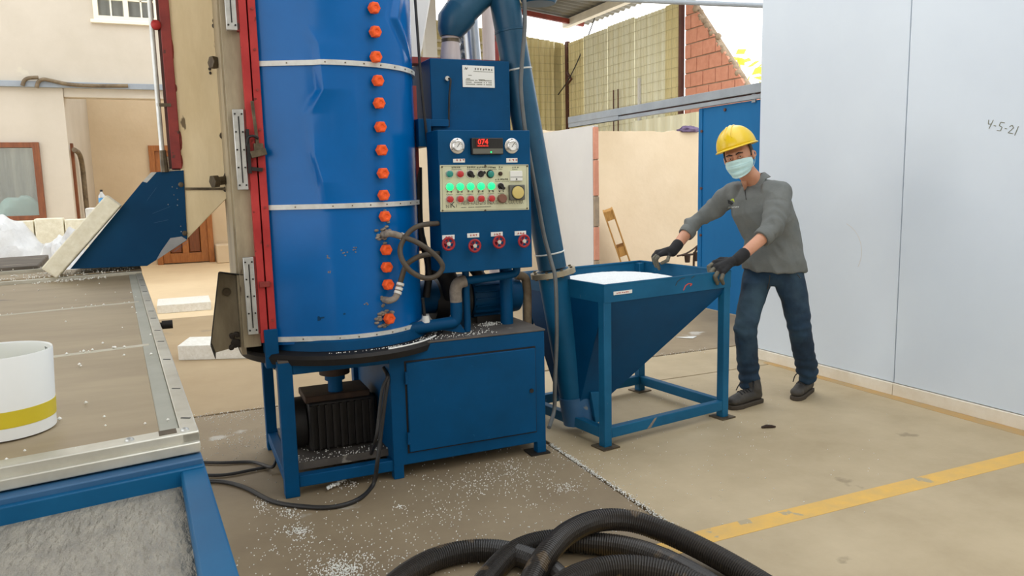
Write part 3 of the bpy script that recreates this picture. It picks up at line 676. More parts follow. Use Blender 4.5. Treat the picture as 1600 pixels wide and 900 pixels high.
# lower bracket box
bx = MB(); bx.prism([(.118, 3.75, .715), (.173, 3.75, 1.035), (.272, 3.75, 1.01), (.262, 3.75, .69), (.133, 3.75, .665)], (0, .004, 0))
lb = bx.build('lower_hopper_plate', 'dull_steel', mach)
sd_ = MB(); sd_.prism([(.118, 3.75, .715), (.173, 3.75, 1.035), (.169, 3.62, 1.05), (.112, 3.62, .725)], (-.004, 0, .001)); sd_.prism([(.118, 3.75, .715), (.112, 3.62, .725), (.127, 3.62, .665), (.133, 3.75, .665)], (-.003, 0, -.003)); sd_.prism([(.173, 3.75, 1.035), (.272, 3.75, 1.01), (.268, 3.62, 1.03), (.169, 3.62, 1.05)], (0, 0, .004))
sd_.build('folded_edge', 'black_steel', lb)
MB().cyl((.20, 3.751, .945), (.20, 3.735, .945), .018, seg=12).build('plug', 'bolt', lb)
gr = MB()
for k in range(26): gr.ball((.235+random.uniform(-.035, .03), 3.742, .70+random.uniform(-.02, .045)), (.013, .006, .011), 7, 5)
gr.build('grease_clump', 'grease', lb)
# base pan and frame
pan = MB()
pan.lathe((TC.x, TC.y, .62), (0, 0, 1), [(0, .46), (.0, .505), (.03, .515), (.045, .505), (.05, .42)], 64)
pano = pan.build('base_pan', 'black_steel', mach)
MB().lathe((TC.x, TC.y, .66), (0, 0, 1), [(0, .40), (.0, .432), (.05, .425), (.062, .405), (.062, .39)], 64).build('base_ring', 'blue_cab', mach)
MB().box((.335, 3.575, .60), (.395, 3.66, .78)).build('corner_bracket', 'blue_cab', mach, bevel=.003)
fr = [('leg', (.375, 3.5, 0), (.44, 3.56, .635)), ('leg', (.375, 4.22, 0), (.43, 4.28, .635)), ('leg', (.86, 4.22, 0), (.92, 4.28, .635)),
      ('rail', (.44, 3.505, .575), (.9, 3.56, .635)), ('rail', (.44, 3.51, .04), (.9, 3.56, .095)), ('rail', (.38, 3.56, .05), (.43, 4.22, .10)), ('rail', (.43, 4.23, .05), (.9, 4.28, .10)), ('rail', (.38, 3.56, .575), (.43, 4.22, .635)), ('rail', (.43, 4.23, .575), (1.7, 4.28, .635))]
for n_, lo, hi in fr: MB().box(lo, hi).build(n_, 'blue_cab', mach, bevel=.004)
MB().box((.38, 3.5, .635), (.9, 4.28, .645)).build('deck_plate', 'top_grey', mach)
# cabinet with door
cbm = MB(); cbm.box((.885, 3.50, .065), (1.705, 4.28, .655)); cabo = cbm.build('cabinet', 'blue_cab', mach, bevel=.004)
MB().box((.88, 3.497, .655), (1.71, 4.29, .664)).build('cabinet_top', 'top_grey', mach, bevel=.002)
dmk = MB().box((.965, 3.485, .13), (1.645, 3.502, .572)).build('cabinet_door', 'blue_cab', mach, bevel=.003)
gp = MB(); gp.box((.957, 3.4975, .122), (1.651, 3.4995, .58)); gp.build('door_gap', 'black_steel', cabo)
for z in (.2, .5): MB().cyl((.962, 3.488, z-.03), (.962, 3.488, z+.03), .007, seg=8).build('hinge', 'blue_cab', dmk)
MB().cyl((1.618, 3.486, .352), (1.618, 3.478, .352), .011, seg=12).build('lock', 'black', dmk)
for lo, hi in (((.885, 3.5, 0), (.935, 3.55, .07)), ((1.655, 3.5, 0), (1.705, 3.55, .07)), ((1.655, 4.2, 0), (1.705, 4.25, .07))):
    MB().box(lo, hi).build('leg', 'blue_cab', mach, bevel=.003)
MB().box((1.61, 3.48, 0), (1.72, 3.58, .008)).build('foot_plate', 'black_steel', mach)
# drive: gear motor, coupling under the tank
gm = MB(); gm.box((.53, 3.72, .13), (.86, 3.98, .37))
gmo = gm.build('gear_motor', 'black_steel', mach, bevel=.01)
for k in range(9): MB().box((.535+.036*k, 3.70, .14), (.547+.036*k, 4.0, .36)).build('cooling_fin', 'black_steel', gmo)
MB().cyl((.53, 3.85, .25), (.43, 3.85, .25), .125, seg=24).build('fan_cover', 'black_steel', gmo, bevel=.008)
MB().box((.52, 3.74, .365), (.84, 3.96, .40)).build('gearbox_lid', 'bronze', gmo, bevel=.006)
MB().cyl((.68, 3.80, .40), (.68, 3.80, .48), .036, seg=20).build('shaft', 'blue_cab', gmo)
MB().cyl((.68, 3.80, .46), (.68, 3.80, .49), .05, seg=20).build('collar', 'blue_cab', gmo)
MB().lathe((.68, 3.80, .485), (0, 0, 1), [(0, .06), (.005, .075), (.07, .075), (.075, .06), (.12, .055)], 24).build('coupling', 'bronze', gmo)
MB().cyl((.86, 3.85, .3), (.96, 3.85, .3), .05, seg=16).build('worm_shaft', 'black_steel', gmo)
MB().box((.43, 3.6, .09), (1.0, 4.2, .125)).build('motor_plate', 'top_grey', mach)
MB().tube(spline([(.38, 3.72, .585), (.5, 3.72, .585), (.57, 3.72, .585), (.60, 3.72, .60), (.605, 3.72, .64)], 5), .024, 10).build('drain_elbow', 'black_steel', mach, smooth=60)
MB().torus((.96, 3.75, .42), (1, .35, 0), .12, .02, 24, 8).build('drive_wheel', 'black_steel', mach)
# air pipes on the cabinet top
def tb_(name, pts, r, m, n=6, seg=12): return MB().tube(spline(pts, n), r, seg).build(name, m, mach, smooth=60)
MB().cyl((.99, 3.60, .712), (1.26, 3.62, .722), .031, seg=16).build('air_pipe', 'blue_cab', mach)
MB().cyl((.95, 3.62, .708), (1.0, 3.60, .712), .042, seg=16).build('pipe_joint', 'blue_cab', mach)
MB().cyl((1.105, 3.605, .738), (1.105, 3.605, .772), .022, .016, seg=12).build('nipple', 'label', mach)
MB().cyl((1.10, 3.605, .77), (1.095, 3.61, .86), .008, seg=8).build('bleed_rod', 'black_steel', mach)
tb_('air_elbow', [(1.23, 3.62, .722), (1.265, 3.62, .732), (1.272, 3.62, .78)], .03, 'blue_cab')
MB().cyl((1.272, 3.62, .77), (1.272, 3.62, .835), .031, .029, seg=14).build('pipe_stub', 'blue_cab', mach)
tb_('old_elbow', [(1.272, 3.62, .825), (1.272, 3.62, .885), (1.287, 3.62, .918), (1.325, 3.62, .928)], .031, 'sealant')
tb_('cross_pipe', [(1.315, 3.62, .928), (1.45, 3.62, .935), (1.57, 3.62, .942), (1.605, 3.62, .955), (1.61, 3.62, .995)], .021, 'blue_cab')
for x, r, y in ((1.60, .034, 3.74), (1.335, .018, 3.64), (1.53, .026, 3.95), (1.30, .016, 3.95)): MB().cyl((x, y, .66), (x, y, 1.0), r, seg=16).build('support_post', 'blue_cab', mach)
MB().prism([(1.18, 3.62, .69), (1.30, 3.62, .664), (1.32, 3.62, .664), (1.26, 3.62, .76)], (0, .008, 0)).build('gusset', 'blue_cab', mach)
bw = MB(); bw.cyl((1.44, 3.9, .80), (1.62, 3.9, .80), .105, seg=28); bw.cyl((1.62, 3.9, .80), (1.73, 3.9, .80), .112, .10, seg=28)
bwo = bw.build('blower_motor', 'blue_dark', mach, bevel=.006)
for k in range(13):
    a = radians(140+20*k); MB().bar((1.45, 3.9+.11*cos(a), .80+.11*sin(a)), (1.61, 3.9+.11*cos(a), .80+.11*sin(a)), .006, .014, (0, cos(a), sin(a))).build('cooling_fin', 'blue_dark', bwo)
MB().lathe((1.37, 3.9, .80), (1, 0, 0), [(0, .06), (.0, .13), (.05, .13), (.07, .09)], 28).build('blower_housing', 'black_steel', bwo)
MB().box((1.36, 3.76, .66), (1.40, 3.80, .93)).build('blower_bracket', 'blue_old', bwo)
MB().lathe((1.24, 3.92, .80), (1, 0, 0), [(0, .05), (.0, .11), (.07, .12), (.09, .05)], 28).build('blower_housing', 'black_steel', bwo)
MB().cyl((1.12, 3.88, .82), (1.24, 3.9, .82), .09, seg=20).build('air_filter', 'blue_dark', mach)
MB().box((1.46, 3.82, .66), (1.62, 3.98, .70)).build('motor_foot', 'black_steel', bwo)
_b = [pY(*q, 3.82) for q in ((824, 512), (824, 470), (823, 446), (819, 433), (806, 430))]; tb_('brass_pipe', _b, .024, 'rope')
for pts, r in (([(1.2, 3.8, 1.0), (1.27, 3.76, .95), (1.32, 3.8, .83)], .05), ([(1.30, 3.72, 1.05), (1.36, 3.72, .98), (1.38, 3.80, .84)], .016), ([(1.45, 3.9, 1.0), (1.47, 3.86, .95), (1.52, 3.88, .9)], .03), ([(1.15, 3.78, 1.5), (1.14, 3.76, 1.2), (1.18, 3.76, 1.0), (1.16, 3.76, .84)], .02), ([(1.5, 3.8, 1.0), (1.6, 3.78, .99), (1.7, 3.82, .98)], .02)):
    tb_('air_hose', pts, r, 'black_steel')
MB().box((1.13, 3.76, 1.08), (1.15, 3.80, 1.9)).build('back_column', 'red_old', mach)
MB().box((1.16, 3.9, 2.03), (1.75, 4.0, 2.062)).build('back_beam', 'red_old', mach)
# ---- control box
cx0, cx1, cz0, cz1 = 1.166, 1.645, .988, 1.668
cbx = MB().box((cx0, 3.5, cz0), (cx1, 3.68, cz1)).build('control_box', 'blue_cab', mach, bevel=.004)
def cp(px, py, off=0): p = pY(px, py, 3.5-off); return Vector((p.x, 3.5-off, p.z))
def disc(px, py, r, h, name, m, off=0, seg=20, parent=None): 
    c = cp(px, py); return MB().lathe((c.x, 3.5-off, c.z), (0, -1, 0), [(0, r), (h*.8, r), (h, r*.85), (h, 0)], seg).build(name, m, parent or cbx)
for px in (714, 799):
    c = cp(px, 228)
    MB().lathe((c.x, 3.5, c.z), (0, -1, 0), [(0, .037), (.006, .037), (.008, .033), (.008, .027), (.02, .026), (.022, .022), (.014, .021)], 32).build('gauge', 'chrome', cbx)
    MB().cyl((c.x, 3.487, c.z), (c.x, 3.484, c.z), .021, seg=24).build('gauge_dial', 'dial', cbx)
    nd = MB().bar((c.x-.005, 3.482, c.z-.006), (c.x+.008, 3.482, c.z+.012), .001, .0022)
    for k in range(9): a = radians(-45+33.75*k); nd.bar((c.x+.015*cos(a), 3.4835, c.z+.015*sin(a)), (c.x+.018*cos(a), 3.4835, c.z+.018*sin(a)), .0008, .0014)
    nd.build('gauge_needle', 'ink', cbx, smooth=0)
    sw = MB()
    for a in (90, 210, 330): sw.cyl((c.x+.032*cos(radians(a)), 3.4925, c.z+.032*sin(radians(a))), (c.x+.032*cos(radians(a)), 3.491, c.z+.032*sin(radians(a))), .003, seg=6)
    sw.build('screws', 'black', cbx)
a, b = cp(735, 242), cp(783, 216)
MB().box((a.x, 3.475, a.z), (b.x, 3.5, b.z)).build('digital_readout', 'black', cbx, bevel=.003)
MB().box((a.x+.004, 3.4725, a.z+.004), (b.x-.004, 3.476, a.z+(b.z-a.z)*.36)).build('readout_strip', 'grey_plastic', cbx)
a, b = cp(741, 230), cp(759, 218)
MB().box((a.x, 3.4725, a.z), (b.x, 3.476, b.z)).build('readout_window', 'led_back', cbx)
text_mb('074', .036, (a.x+.008, 3.472, a.z+.012), X, Z, depth=.0004, width=.052).build('readout_digits', 'led', cbx, smooth=0)
lm = MB()
for k in range(7): lm.box((a.x+.008+.008*k, 3.4715, a.z+.003), (a.x+.013+.008*k, 3.4722, a.z+.006))
lm.build('readout_dots', 'led', cbx, smooth=0)
c = cp(764, 238); MB().cyl((c.x, 3.473, c.z), (c.x, 3.470, c.z), .004, seg=10).build('indicator_lamp', 'green_lamp', cbx)
for (x0, y0, x1, y1, s) in ((708, 254, 726, 248, 3), (791, 254, 808, 247, 4)):
    a, b = cp(x0, y0), cp(x1, y1); MB().box((a.x, 3.497, a.z), (b.x, 3.5, b.z)).build('name_tag', 'label', cbx)
    glyphs(MB(), (a.x+.014, 3.4965, a.z+.006), X, Z, 3, .011, 1.5, s).build('tag_print', 'ink_red', cbx, smooth=0)
# cream plate
q = [cp(688, 331), cp(826, 327.5), cp(825, 257), cp(687, 258)]
MB().prism(q, (0, -.004, 0)).build('control_plate', 'cream_plate', cbx)
def inset(k): c = sum(q, Vector())/4; return [c+(p-c)*k for p in q]
bd = MB(); e = [Vector((p.x, 3.4955, p.z)) for p in inset(.955)]
for i in range(4): bd.bar(e[i], e[(i+1) % 4], .0008, .0016)
bd.build('plate_border', 'ink_pale', cbx, smooth=0)
ps = MB()
for px, py in ((757.5, 259), (757.5, 328.5), (691, 329), (823, 325.5), (823, 259.5), (690, 261)): c = cp(px, py); ps.cyl((c.x, 3.497, c.z), (c.x, 3.493, c.z), .0045, seg=8)
ps.build('plate_screws', 'bolt', cbx)
for k in range(5):
    px = 702+16.2*k
    c = cp(px, 292-.3*k); o = MB().torus((c.x, 3.495, c.z), (0, 1, 0), .0195, .003, 20, 6).build('lamp_ring', 'chrome', cbx)
    MB().lathe((c.x, 3.496, c.z), (0, -1, 0), [(0, .0185), (.01, .018), (.014, .012), (.015, 0)], 20).build('green_lamp', 'green_lamp', cbx)
    px = 702+16.2*k; c = cp(px, 311.3-.3*k)
    MB().torus((c.x, 3.495, c.z), (0, 1, 0), .0175, .003, 20, 6).build('button_ring', 'chrome', cbx)
    MB().lathe((c.x, 3.496, c.z), (0, -1, 0), [(0, .016), (.016, .0155), (.018, .012), (.018, 0)], 18).build('red_button', 'red_btn', cbx)
for px, m, nm in ((701.5, 'green_btn', 'green_button'), (718, 'red_btn', 'red_button'), (765.5, 'green_btn', 'green_button')):
    c = cp(px, 272); MB().torus((c.x, 3.495, c.z), (0, 1, 0), .0175, .003, 20, 6).build('button_ring', 'chrome' if px < 760 else 'black', cbx)
    MB().lathe((c.x, 3.496, c.z), (0, -1, 0), [(0, .016), (.014, .0155), (.016, .012), (.016, 0)], 18).build(nm, m, cbx)
for px, py, a in ((734, 272, -40), (750.5, 272, 25), (781.5, 291, -40)):
    c = cp(px, py); MB().torus((c.x, 3.495, c.z), (0, 1, 0), .0175, .003, 20, 6).build('switch_ring', 'chrome', cbx)
    s_ = MB().cyl((c.x, 3.497, c.z), (c.x, 3.488, c.z), .015, seg=16); d = Vector((cos(radians(a)), 0, sin(radians(a)))); s_.bar(Vector((c.x, 3.484, c.z))-d*.014, Vector((c.x, 3.484, c.z))+d*.021, .012, .012, (0, 1, 0)); s_.build('selector_switch', 'black', cbx)
disc(781, 271.5, .010, .010, 'key_switch', 'bronze', .004); disc(783, 310, .022, .022, 'round_knob', 'brown_knob', .004)
a, b = cp(796, 283), cp(814.5, 267); MB().box((a.x, 3.486, a.z), (b.x, 3.497, b.z)).build('ammeter', 'label', cbx, bevel=.002)
am = MB(); am.box((a.x, 3.4852, a.z+.018), (b.x, 3.4858, a.z+.020)); am.cyl(((a.x+b.x)/2, 3.486, a.z+.009), ((a.x+b.x)/2, 3.4845, a.z+.009), .004, seg=8); am.build('ammeter_marks', 'ink', cbx, smooth=0)
a, b = cp(794, 313), cp(816.5, 288.5); MB().box((a.x, 3.47, a.z), (b.x, 3.497, b.z)).build('timer_case', 'grey_plastic', cbx, bevel=.004)
tc_ = Vector(((a.x+b.x)/2, 3.47, (a.z+b.z)/2)); MB().torus(tc_, (0, 1, 0), .034, .002, 28, 6).build('timer_ring', 'ink', cbx); MB().lathe(tc_, (0, -1, 0), [(0, .031), (.008, .030), (.009, .026), (.009, 0)], 28).build('timer_dial', mat('timer_yellow', (204, 184, 112), rough=.5), cbx)
pr = MB(); sm_ = MB()
for px, py, n, s in ((705, 263, 5, 1), (729, 263, 5, 2), (744, 263, 6, 3), (761, 263, 5, 4), (778.5, 262.5, 2, 5), (799.5, 263, 3, 6), (773, 281.5, 3, 7), (783, 281.5, 4, 8)):
    c = cp(px, py); glyphs(pr, (c.x, 3.4945, c.z), X, Z, n, .0082, 1.12 if n > 3 else 1.6, s)
    for k in range(n*2): sm_.box((c.x+.005*k, 3.4948, c.z-.007), (c.x+.005*k+.0035, 3.4952, c.z-.0045))
for k in range(6):
    c = cp(697.5+16.2*k, 301.8-.3*k); glyphs(pr, (c.x, 3.4945, c.z), X, Z, 2, .0095, 2.1, 20+k)
    for j in range(7): sm_.box((c.x-.004+.005*j, 3.4948, c.z-.008), (c.x-.004+.005*j+.0035, 3.4952, c.z-.0055))
pr.build('plate_print', 'ink', cbx, smooth=0)
a = cp(720, 320.5); b = cp(817, 318)
dx = (b-a).normalized(); text_mb('NEW KALI EPSI INDUSTRIAL CO., LTD.', .03, (a.x, 3.4948, a.z), dx, Z, depth=.0004, width=(b-a).length).build('maker_name', 'ink_pale', cbx, smooth=0)
a = cp(720, 325); 
for j in range(34): 
    if j not in (6, 7, 15): sm_.box((a.x+.0046*j, 3.4948, a.z), (a.x+.0046*j+.0032, 3.4952, a.z+.004))
sm_.build('small_print', 'ink_pale', cbx, smooth=0)
a = cp(696, 325); t_ = text_mb('N', .022, (a.x, 3.4945, a.z), X, Z, depth=.0004); text_mb('I', .022, (a.x+.052, 3.4945, a.z+.001), X, Z, depth=.0004, mb=t_); t_.build('monogram', 'ink_pale', cbx, smooth=0)
text_mb('K', .04, (a.x+.0215, 3.4945, a.z+.001), X, Z, depth=.0006).build('monogram', 'ink', cbx, smooth=0)
# handwheels and tags
for (px, py, tx, ty, s) in ((702, 381, 700, 371, 1), (743, 384, 739, 368, 2), (781, 378, 776, 366, 3), (820, 376.5, 813, 364.5, 4)):
    c = cp(px-1.5, py, .045); c.y = 3.5
    w_ = MB().torus((c.x, 3.452, c.z), (0, 1, 0), .028, .0058, 24, 8)
    for k in range(5): a = radians(90+72*k); w_.bar((c.x, 3.455, c.z), (c.x+.028*cos(a), 3.452, c.z+.028*sin(a)), .008, .006)
    w_.cyl((c.x, 3.5, c.z), (c.x, 3.46, c.z), .012, seg=12)
    wo_ = w_.build('handwheel', 'handwheel', cbx, smooth=60)
    nb = MB(); nb.torus((c.x, 3.448, c.z), (0, 1, 0), .008, .003, 12, 6); nb.cyl((c.x, 3.455, c.z), (c.x, 3.444, c.z), .006, seg=8); nb.build('wheel_nut', 'chrome', cbx)
    a = cp(tx-9, ty+3.5); a.y = 3.497; MB().box((a.x, 3.497, a.z), (a.x+.062, 3.5, a.z+.021)).build('name_tag', 'label', cbx)
    glyphs(MB(), (a.x+.014, 3.4965, a.z+.005), X, Z, 3, .011, 1.25, 40+s).build('tag_print', 'ink_red', cbx, smooth=0)
# ---- feed box above
ub = MB().box((1.222, 3.75, 1.66), (1.652, 4.15, 2.035)).build('feed_box', 'blue_cab', mach, bevel=.004)
MB().box((1.135, 3.70, 1.60), (1.20, 3.9, 1.735)).build('side_bracket', 'blue_cab', mach, bevel=.003)
MB().box((1.2, 3.72, 1.70), (1.30, 3.76, 1.735)).build('angle_bracket', 'blue_cab', mach, bevel=.002)
MB().box((1.3, 3.68, 1.62), (1.6, 3.8, 1.68)).build('box_support', 'blue_cab', mach)
def up_(px, py, Y=3.748): return pY(px, py, Y)
a, b = up_(723, 136), up_(772, 104)
MB().box((a.x, 3.745, a.z), (b.x, 3.75, b.z)).build('rating_plate', 'label', ub, bevel=.001)
rp = MB(); s3 = MB(); glyphs(rp, (a.x+.065, 3.7445, b.z-.022), X, Z, 7, .011, 1.35, 60)
for k in range(18): s3.box((a.x+.06+.006*k, 3.7445, b.z-.03), (a.x+.0645+.006*k, 3.7448, b.z-.027))
for r_ in range(3):
    for k in range(22):
        if random.random() > .18: s3.box((a.x+.016+.0065*k, 3.7445, a.z+.012+.010*r_), (a.x+.021+.0065*k, 3.7448, a.z+.017+.010*r_))
s3.box((a.x+.03, 3.7445, b.z-.05), (a.x+.05, 3.7448, b.z-.047)); s3.box((a.x+.085, 3.7445, b.z-.07), (a.x+.12, 3.7448, b.z-.067)); s3.box((a.x+.02, 3.7445, b.z-.068), (a.x+.04, 3.7448, b.z-.064))
hand(rp, [[(0, 0), (.35, .9), (.7, 0), (1.1, .9)], [(.3, .3), (1.2, .5)]], Vector((a.x+.012, 3.7445, b.z-.022)), X, Z, .014, .0018)
rp.build('plate_print', 'ink', ub, smooth=0); s3.build('small_print', 'ink_pale', ub, smooth=0)
c = up_(698, 123); MB().cyl((c.x, 3.75, c.z), (c.x, 3.735, c.z), .012, seg=12).build('cable_gland', 'zinc', ub)
MB().tube(spline([(c.x+.005, 3.74, c.z), (c.x+.012, 3.725, c.z-.01), up_(702, 150, 3.73), up_(701, 199, 3.73)], 6), .005, 8).build('sensor_cable', 'cable', ub, smooth=60)
MB().tube(spline([pY(648, -10, 3.66), pY(653, 60, 3.66), pY(658, 130, 3.66), pY(664, 190, 3.68), pY(668, 225, 3.7), pY(672, 270, 3.72), pY(675, 330, 3.74)], 6), .007, 8).build('power_cable', 'cable', mach, smooth=60)

# ------------------------------------------------------------------ screw conveyor feeding the box
cv = empty('screw_conveyor', (2.05, 3.76, 0), 'slanted blue screw conveyor tube rising from the hopper past the control box', 'conveyor')
B0, B1 = Vector((2.035, 3.735, .055)), Vector((1.665, 3.865, 2.46))
dv = (B1-B0).normalized(); L_ = (B1-B0).length
def al(t): return B0 + dv*t
tz = lambda z: (z-B0.z)/dv.z
MB().cyl(al(tz(.94)), B1+dv*.1, .079, seg=28).build('upper_tube', 'pipe_blue', cv)
MB().cyl(al(.02), al(tz(.93)), .088, seg=28).build('lower_tube', 'blue_old', cv)
MB().lathe(al(tz(.9)), dv, [(0, .09), (0, .125), (.028, .125), (.028, .08)], 32).build('flange', 'dull_steel', cv)
for k in range(8):
    u, w = frame_of(dv); a = 2*pi*k/8; c = al(tz(.9)) + u*(.108*cos(a)) + w*(.108*sin(a)); MB().cyl(c-dv*.008, c+dv*.036, .008, seg=6).build('flange_bolt', 'bolt', cv)
MB().cyl(al(0), al(.16), .094, seg=20).build('boot', 'blue_dusty', cv)
MB().prism([(2.08, 3.63, .06), (2.2, 3.66, .10), (2.18, 3.66, .23), (2.05, 3.63, .25)], (0, .15, 0)).build('inlet', 'blue_old', cv, bevel=.004)
MB().lathe(al(tz(2.2)), dv, [(0, .0795), (.002, .082), (.012, .082), (.014, .0795)], 28).build('joint_ring', 'pipe_blue', cv)
for z in (1.02, 2.0): MB().lathe(al(tz(z)), dv, [(0, .081), (.006, .084), (.008, .081)], 28).build('cable_tie', 'label', cv)
tp = [pY(770, 3, 3.9), pY(745, 2, 3.9), pY(722, 12, 3.9), pY(708, 34, 3.9), pY(704, 52, 3.9)]
u0 = pY(704, 58, 3.9); u1 = pY(704, 94, 3.9)
MB().tube([B1+dv*.02+Vector((.02, 0, .03)), pY(742, -2, 3.9), pY(712, 26, 3.9)], [.078, .08, .082], 20).build('outlet_pipe', 'pipe_blue', cv, smooth=50)
MB().tube([pY(720, 20, 3.9), pY(708, 36, 3.9), pY(704.5, 50, 3.9), u0], [.09, .088, .07, .056], 16).build('outlet_elbow', 'pipe_blue', cv, smooth=50)
MB().lathe(u0, (u1-u0), [(0, .046), (.02, .046), ((u1-u0).length+.02, .056)], 20).build('cloth_sleeve', 'sock', cv)
MB().lathe(u0+Vector((0, 0, -.01)), (0, 0, -1), [(0, .047), (.0, .0485), (.018, .0485), (.018, .047)], 20).build('sleeve_band', 'bolt', cv)
mc = pY(842, -3, 3.8); MB().lathe(mc+Vector((0, 0, -.03)), (0, 0, 1), [(0, .05), (.0, .085), (.02, .098), (.25, .098)], 24).build('drive_motor', 'pipe_blue', cv)
gh = [(819, -6), (820, 40), (815, 105), (814, 140), (820, 200), (832, 270), (842, 325), (851, 372), (862, 412), (868, 440), (870, 520), (867, 600), (866, 640), (858, 668)]
gy = [3.70, 3.70, 3.7, 3.7, 3.7, 3.68, 3.67, 3.66, 3.62, 3.60, 3.58, 3.58, 3.6, 3.5]
tag(MB().tube(spline([pY(*p, y) for p, y in zip(gh, gy)], 6), .0115, 8).build('grey_cable', 'grey_hose', smooth=60), 'grey cable running down the slanted conveyor tube to the floor', 'cable')
# ducts standing behind the feed box
tag(MB().tube(spline([pY(740, 96, 4.6), pY(736, 50, 4.6), pY(733, 10, 4.6), pY(731, -20, 4.6)], 5), .05, 20).build('silver_duct', 'foil', smooth=60), 'shiny silver duct standing behind the blue feed box', 'duct')
fb = MB(); fb.grid(lambda u, v: Vector((*pY(718+18*u, 95-42*v, 4.7)[:2], pY(718+18*u, 95-42*v, 4.7).z)) + Vector((0, .04*noise.noise((u*4, v*5, 2)), 0)), 14, 14)
tag(fb.build('foil_wrap', 'foil', solid=.01), 'crumpled silver foil wrap between cloth sleeve and silver duct', 'insulation')
vp = empty('vent_pipe', pY(763, 92, 5.0), 'white vertical vent pipe with a dark red post behind the conveyor', 'pipe')
MB().cyl(pY(765, 96, 5.0)-Z*1.5, pY(761, -20, 5.0), .042, seg=16).build('pipe', 'sock', vp); MB().bar(pY(775, 96, 5.1)-Z*1.5, pY(771, -20, 5.1), .04).build('post', 'red_old', vp)
tag(MB().prism([pY(640, 92, 5.6), pY(655, 92, 5.6), pY(672, -8, 5.6), pY(636, -8, 5.6)], (.03, .08, 0)).build('white_sheet', 'white_paint'), 'tall white sheet hanging behind the right edge of the blue tank', 'sheet')

# ------------------------------------------------------------------ hopper on its frame
FL, FR, BR = Vector((2.004, 3.404, 0)), Vector((2.934, 3.542, 0)), Vector((2.819, 4.314, 0)); BL = FL+BR-FR
hx, hy = (FR-FL).normalized(), (BR-FR).normalized(); hw_, hd_ = (FR-FL).length, (BR-FR).length
def Hh(a, b, z): return FL + hx*a + hy*b + Z*z
hop = empty('pellet_hopper', (2.4, 3.85, 0), 'blue steel hopper on a four legged frame, heaped with white pellets', 'hopper')
HT = lambda v: Hh(v.x, v.y, v.z)
for a in (0, hw_-.05):
    for b in (0, hd_-.05):
        MB().box((a, b, 0.006), (a+.05, b+.05, .87), HT).build('leg', 'blue_old', hop, bevel=.004)
        MB().box((a-.03, b-.03, 0), (a+.08, b+.08, .008), HT).build('foot_plate', 'bolt', hop)
for lo, hi in (((.05, .002, .05), (hw_-.05, .045, .108)), ((.05, hd_-.047, .05), (hw_-.05, hd_-.004, .108)), ((.002, .05, .05), (.045, hd_-.05, .108)), ((hw_-.047, .05, .05), (hw_-.004, hd_-.05, .108))):
    MB().box(lo, hi, HT).build('rail', 'blue_old', hop, bevel=.004)
def ring_wall(z0, z1, t=.006, e=.0):
    mb = MB()
    for (p, q, n) in (((0, -e), (hw_, -e), (0, 1)), ((hw_+e, 0), (hw_+e, hd_), (-1, 0)), ((hw_, hd_+e), (0, hd_+e), (0, -1)), ((-e, hd_), (-e, 0), (1, 0))):
        A_ = [HT(Vector((*p, z0))), HT(Vector((*q, z0))), HT(Vector((*q, z1))), HT(Vector((*p, z1)))]
        mb.prism(A_, hx*(n[0]*t)+hy*(n[1]*t))
    return mb
ring_wall(.785, .882, .006, .003).build('rim_band', 'blue_old', hop)
lip = MB()
for lo, hi in (((0, -.004, .872), (hw_, .012, .882)), ((0, hd_-.012, .872), (hw_, hd_+.004, .882)), ((-.004, .012, .872), (.012, hd_-.012, .882)), ((hw_-.012, .012, .872), (hw_+.004, hd_-.012, .882))): lip.box(lo, hi, HT)
lip.build('rim_lip', 'blue_old', hop, bevel=.002)
# cone: offset outlet towards the conveyor boot
o0, o1, zb = (.03, .26), (.2, .46), .17
C4 = [(0.004, .004), (hw_-.004, .004), (hw_-.004, hd_-.004), (.004, hd_-.004)]
O4 = [(o0[0], o0[1]), (o1[0], o0[1]), (o1[0], o1[1]), (o0[0], o1[1])]
cn = MB(); top_ = [HT(Vector((*p, .79))) for p in C4]; bot_ = [HT(Vector((*p, zb))) for p in O4]
cn.add(top_+bot_, [(i, (i+1) % 4, 4+(i+1) % 4, 4+i) for i in range(4)]); cn.build('cone', mat('hopper_cone_paint', (0, 70, 112), (0, 60, 98), .45, spec=.2, scale=2.5), hop, solid=.006, smooth=0)
a = Hh(.075, -.0045, .832); tg = MB().box((.06, -.007, .822), (.185, -.004, .84), HT).build('warning_tag', 'label', hop)
tp_ = MB(); glyphs(tp_, HT(Vector((.078, -.0075, .8265))), hx, Z, 7, .0085, 1.45, 91, t=.0016); tp_.build('tag_print', 'ink_red', hop, smooth=0)
mk = MB(); hand(mk, [[(0, 0), (.3, .5), (.8, .7), (1.3, .6), (1.0, .4)]], HT(Vector((.56, -.0045, .80))), hx, Z, .05, .006); mk.build('red_mark', 'ink_red', hop, smooth=0)
mk = MB(); hand(mk, [[(0, 0), (.4, .6), (1.2, 1.0), (2.0, 1.05)]], HT(Vector((.50, -.0045, .832))), hx, Z, .035, .0035); hand(mk, [[(0, 0), (.5, .25)]], HT(Vector((.62, -.0045, .862))), hx, Z, .05, .0035); mk.build('black_scuff', 'ink', hop, smooth=0)
MB().prism([Hh(.30, -.0006, .055), Hh(.325, -.0006, .055), Hh(.37, -.0006, .105), Hh(.355, -.0006, .105)], hy*.002).build('bare_scratch', 'sealant', hop)
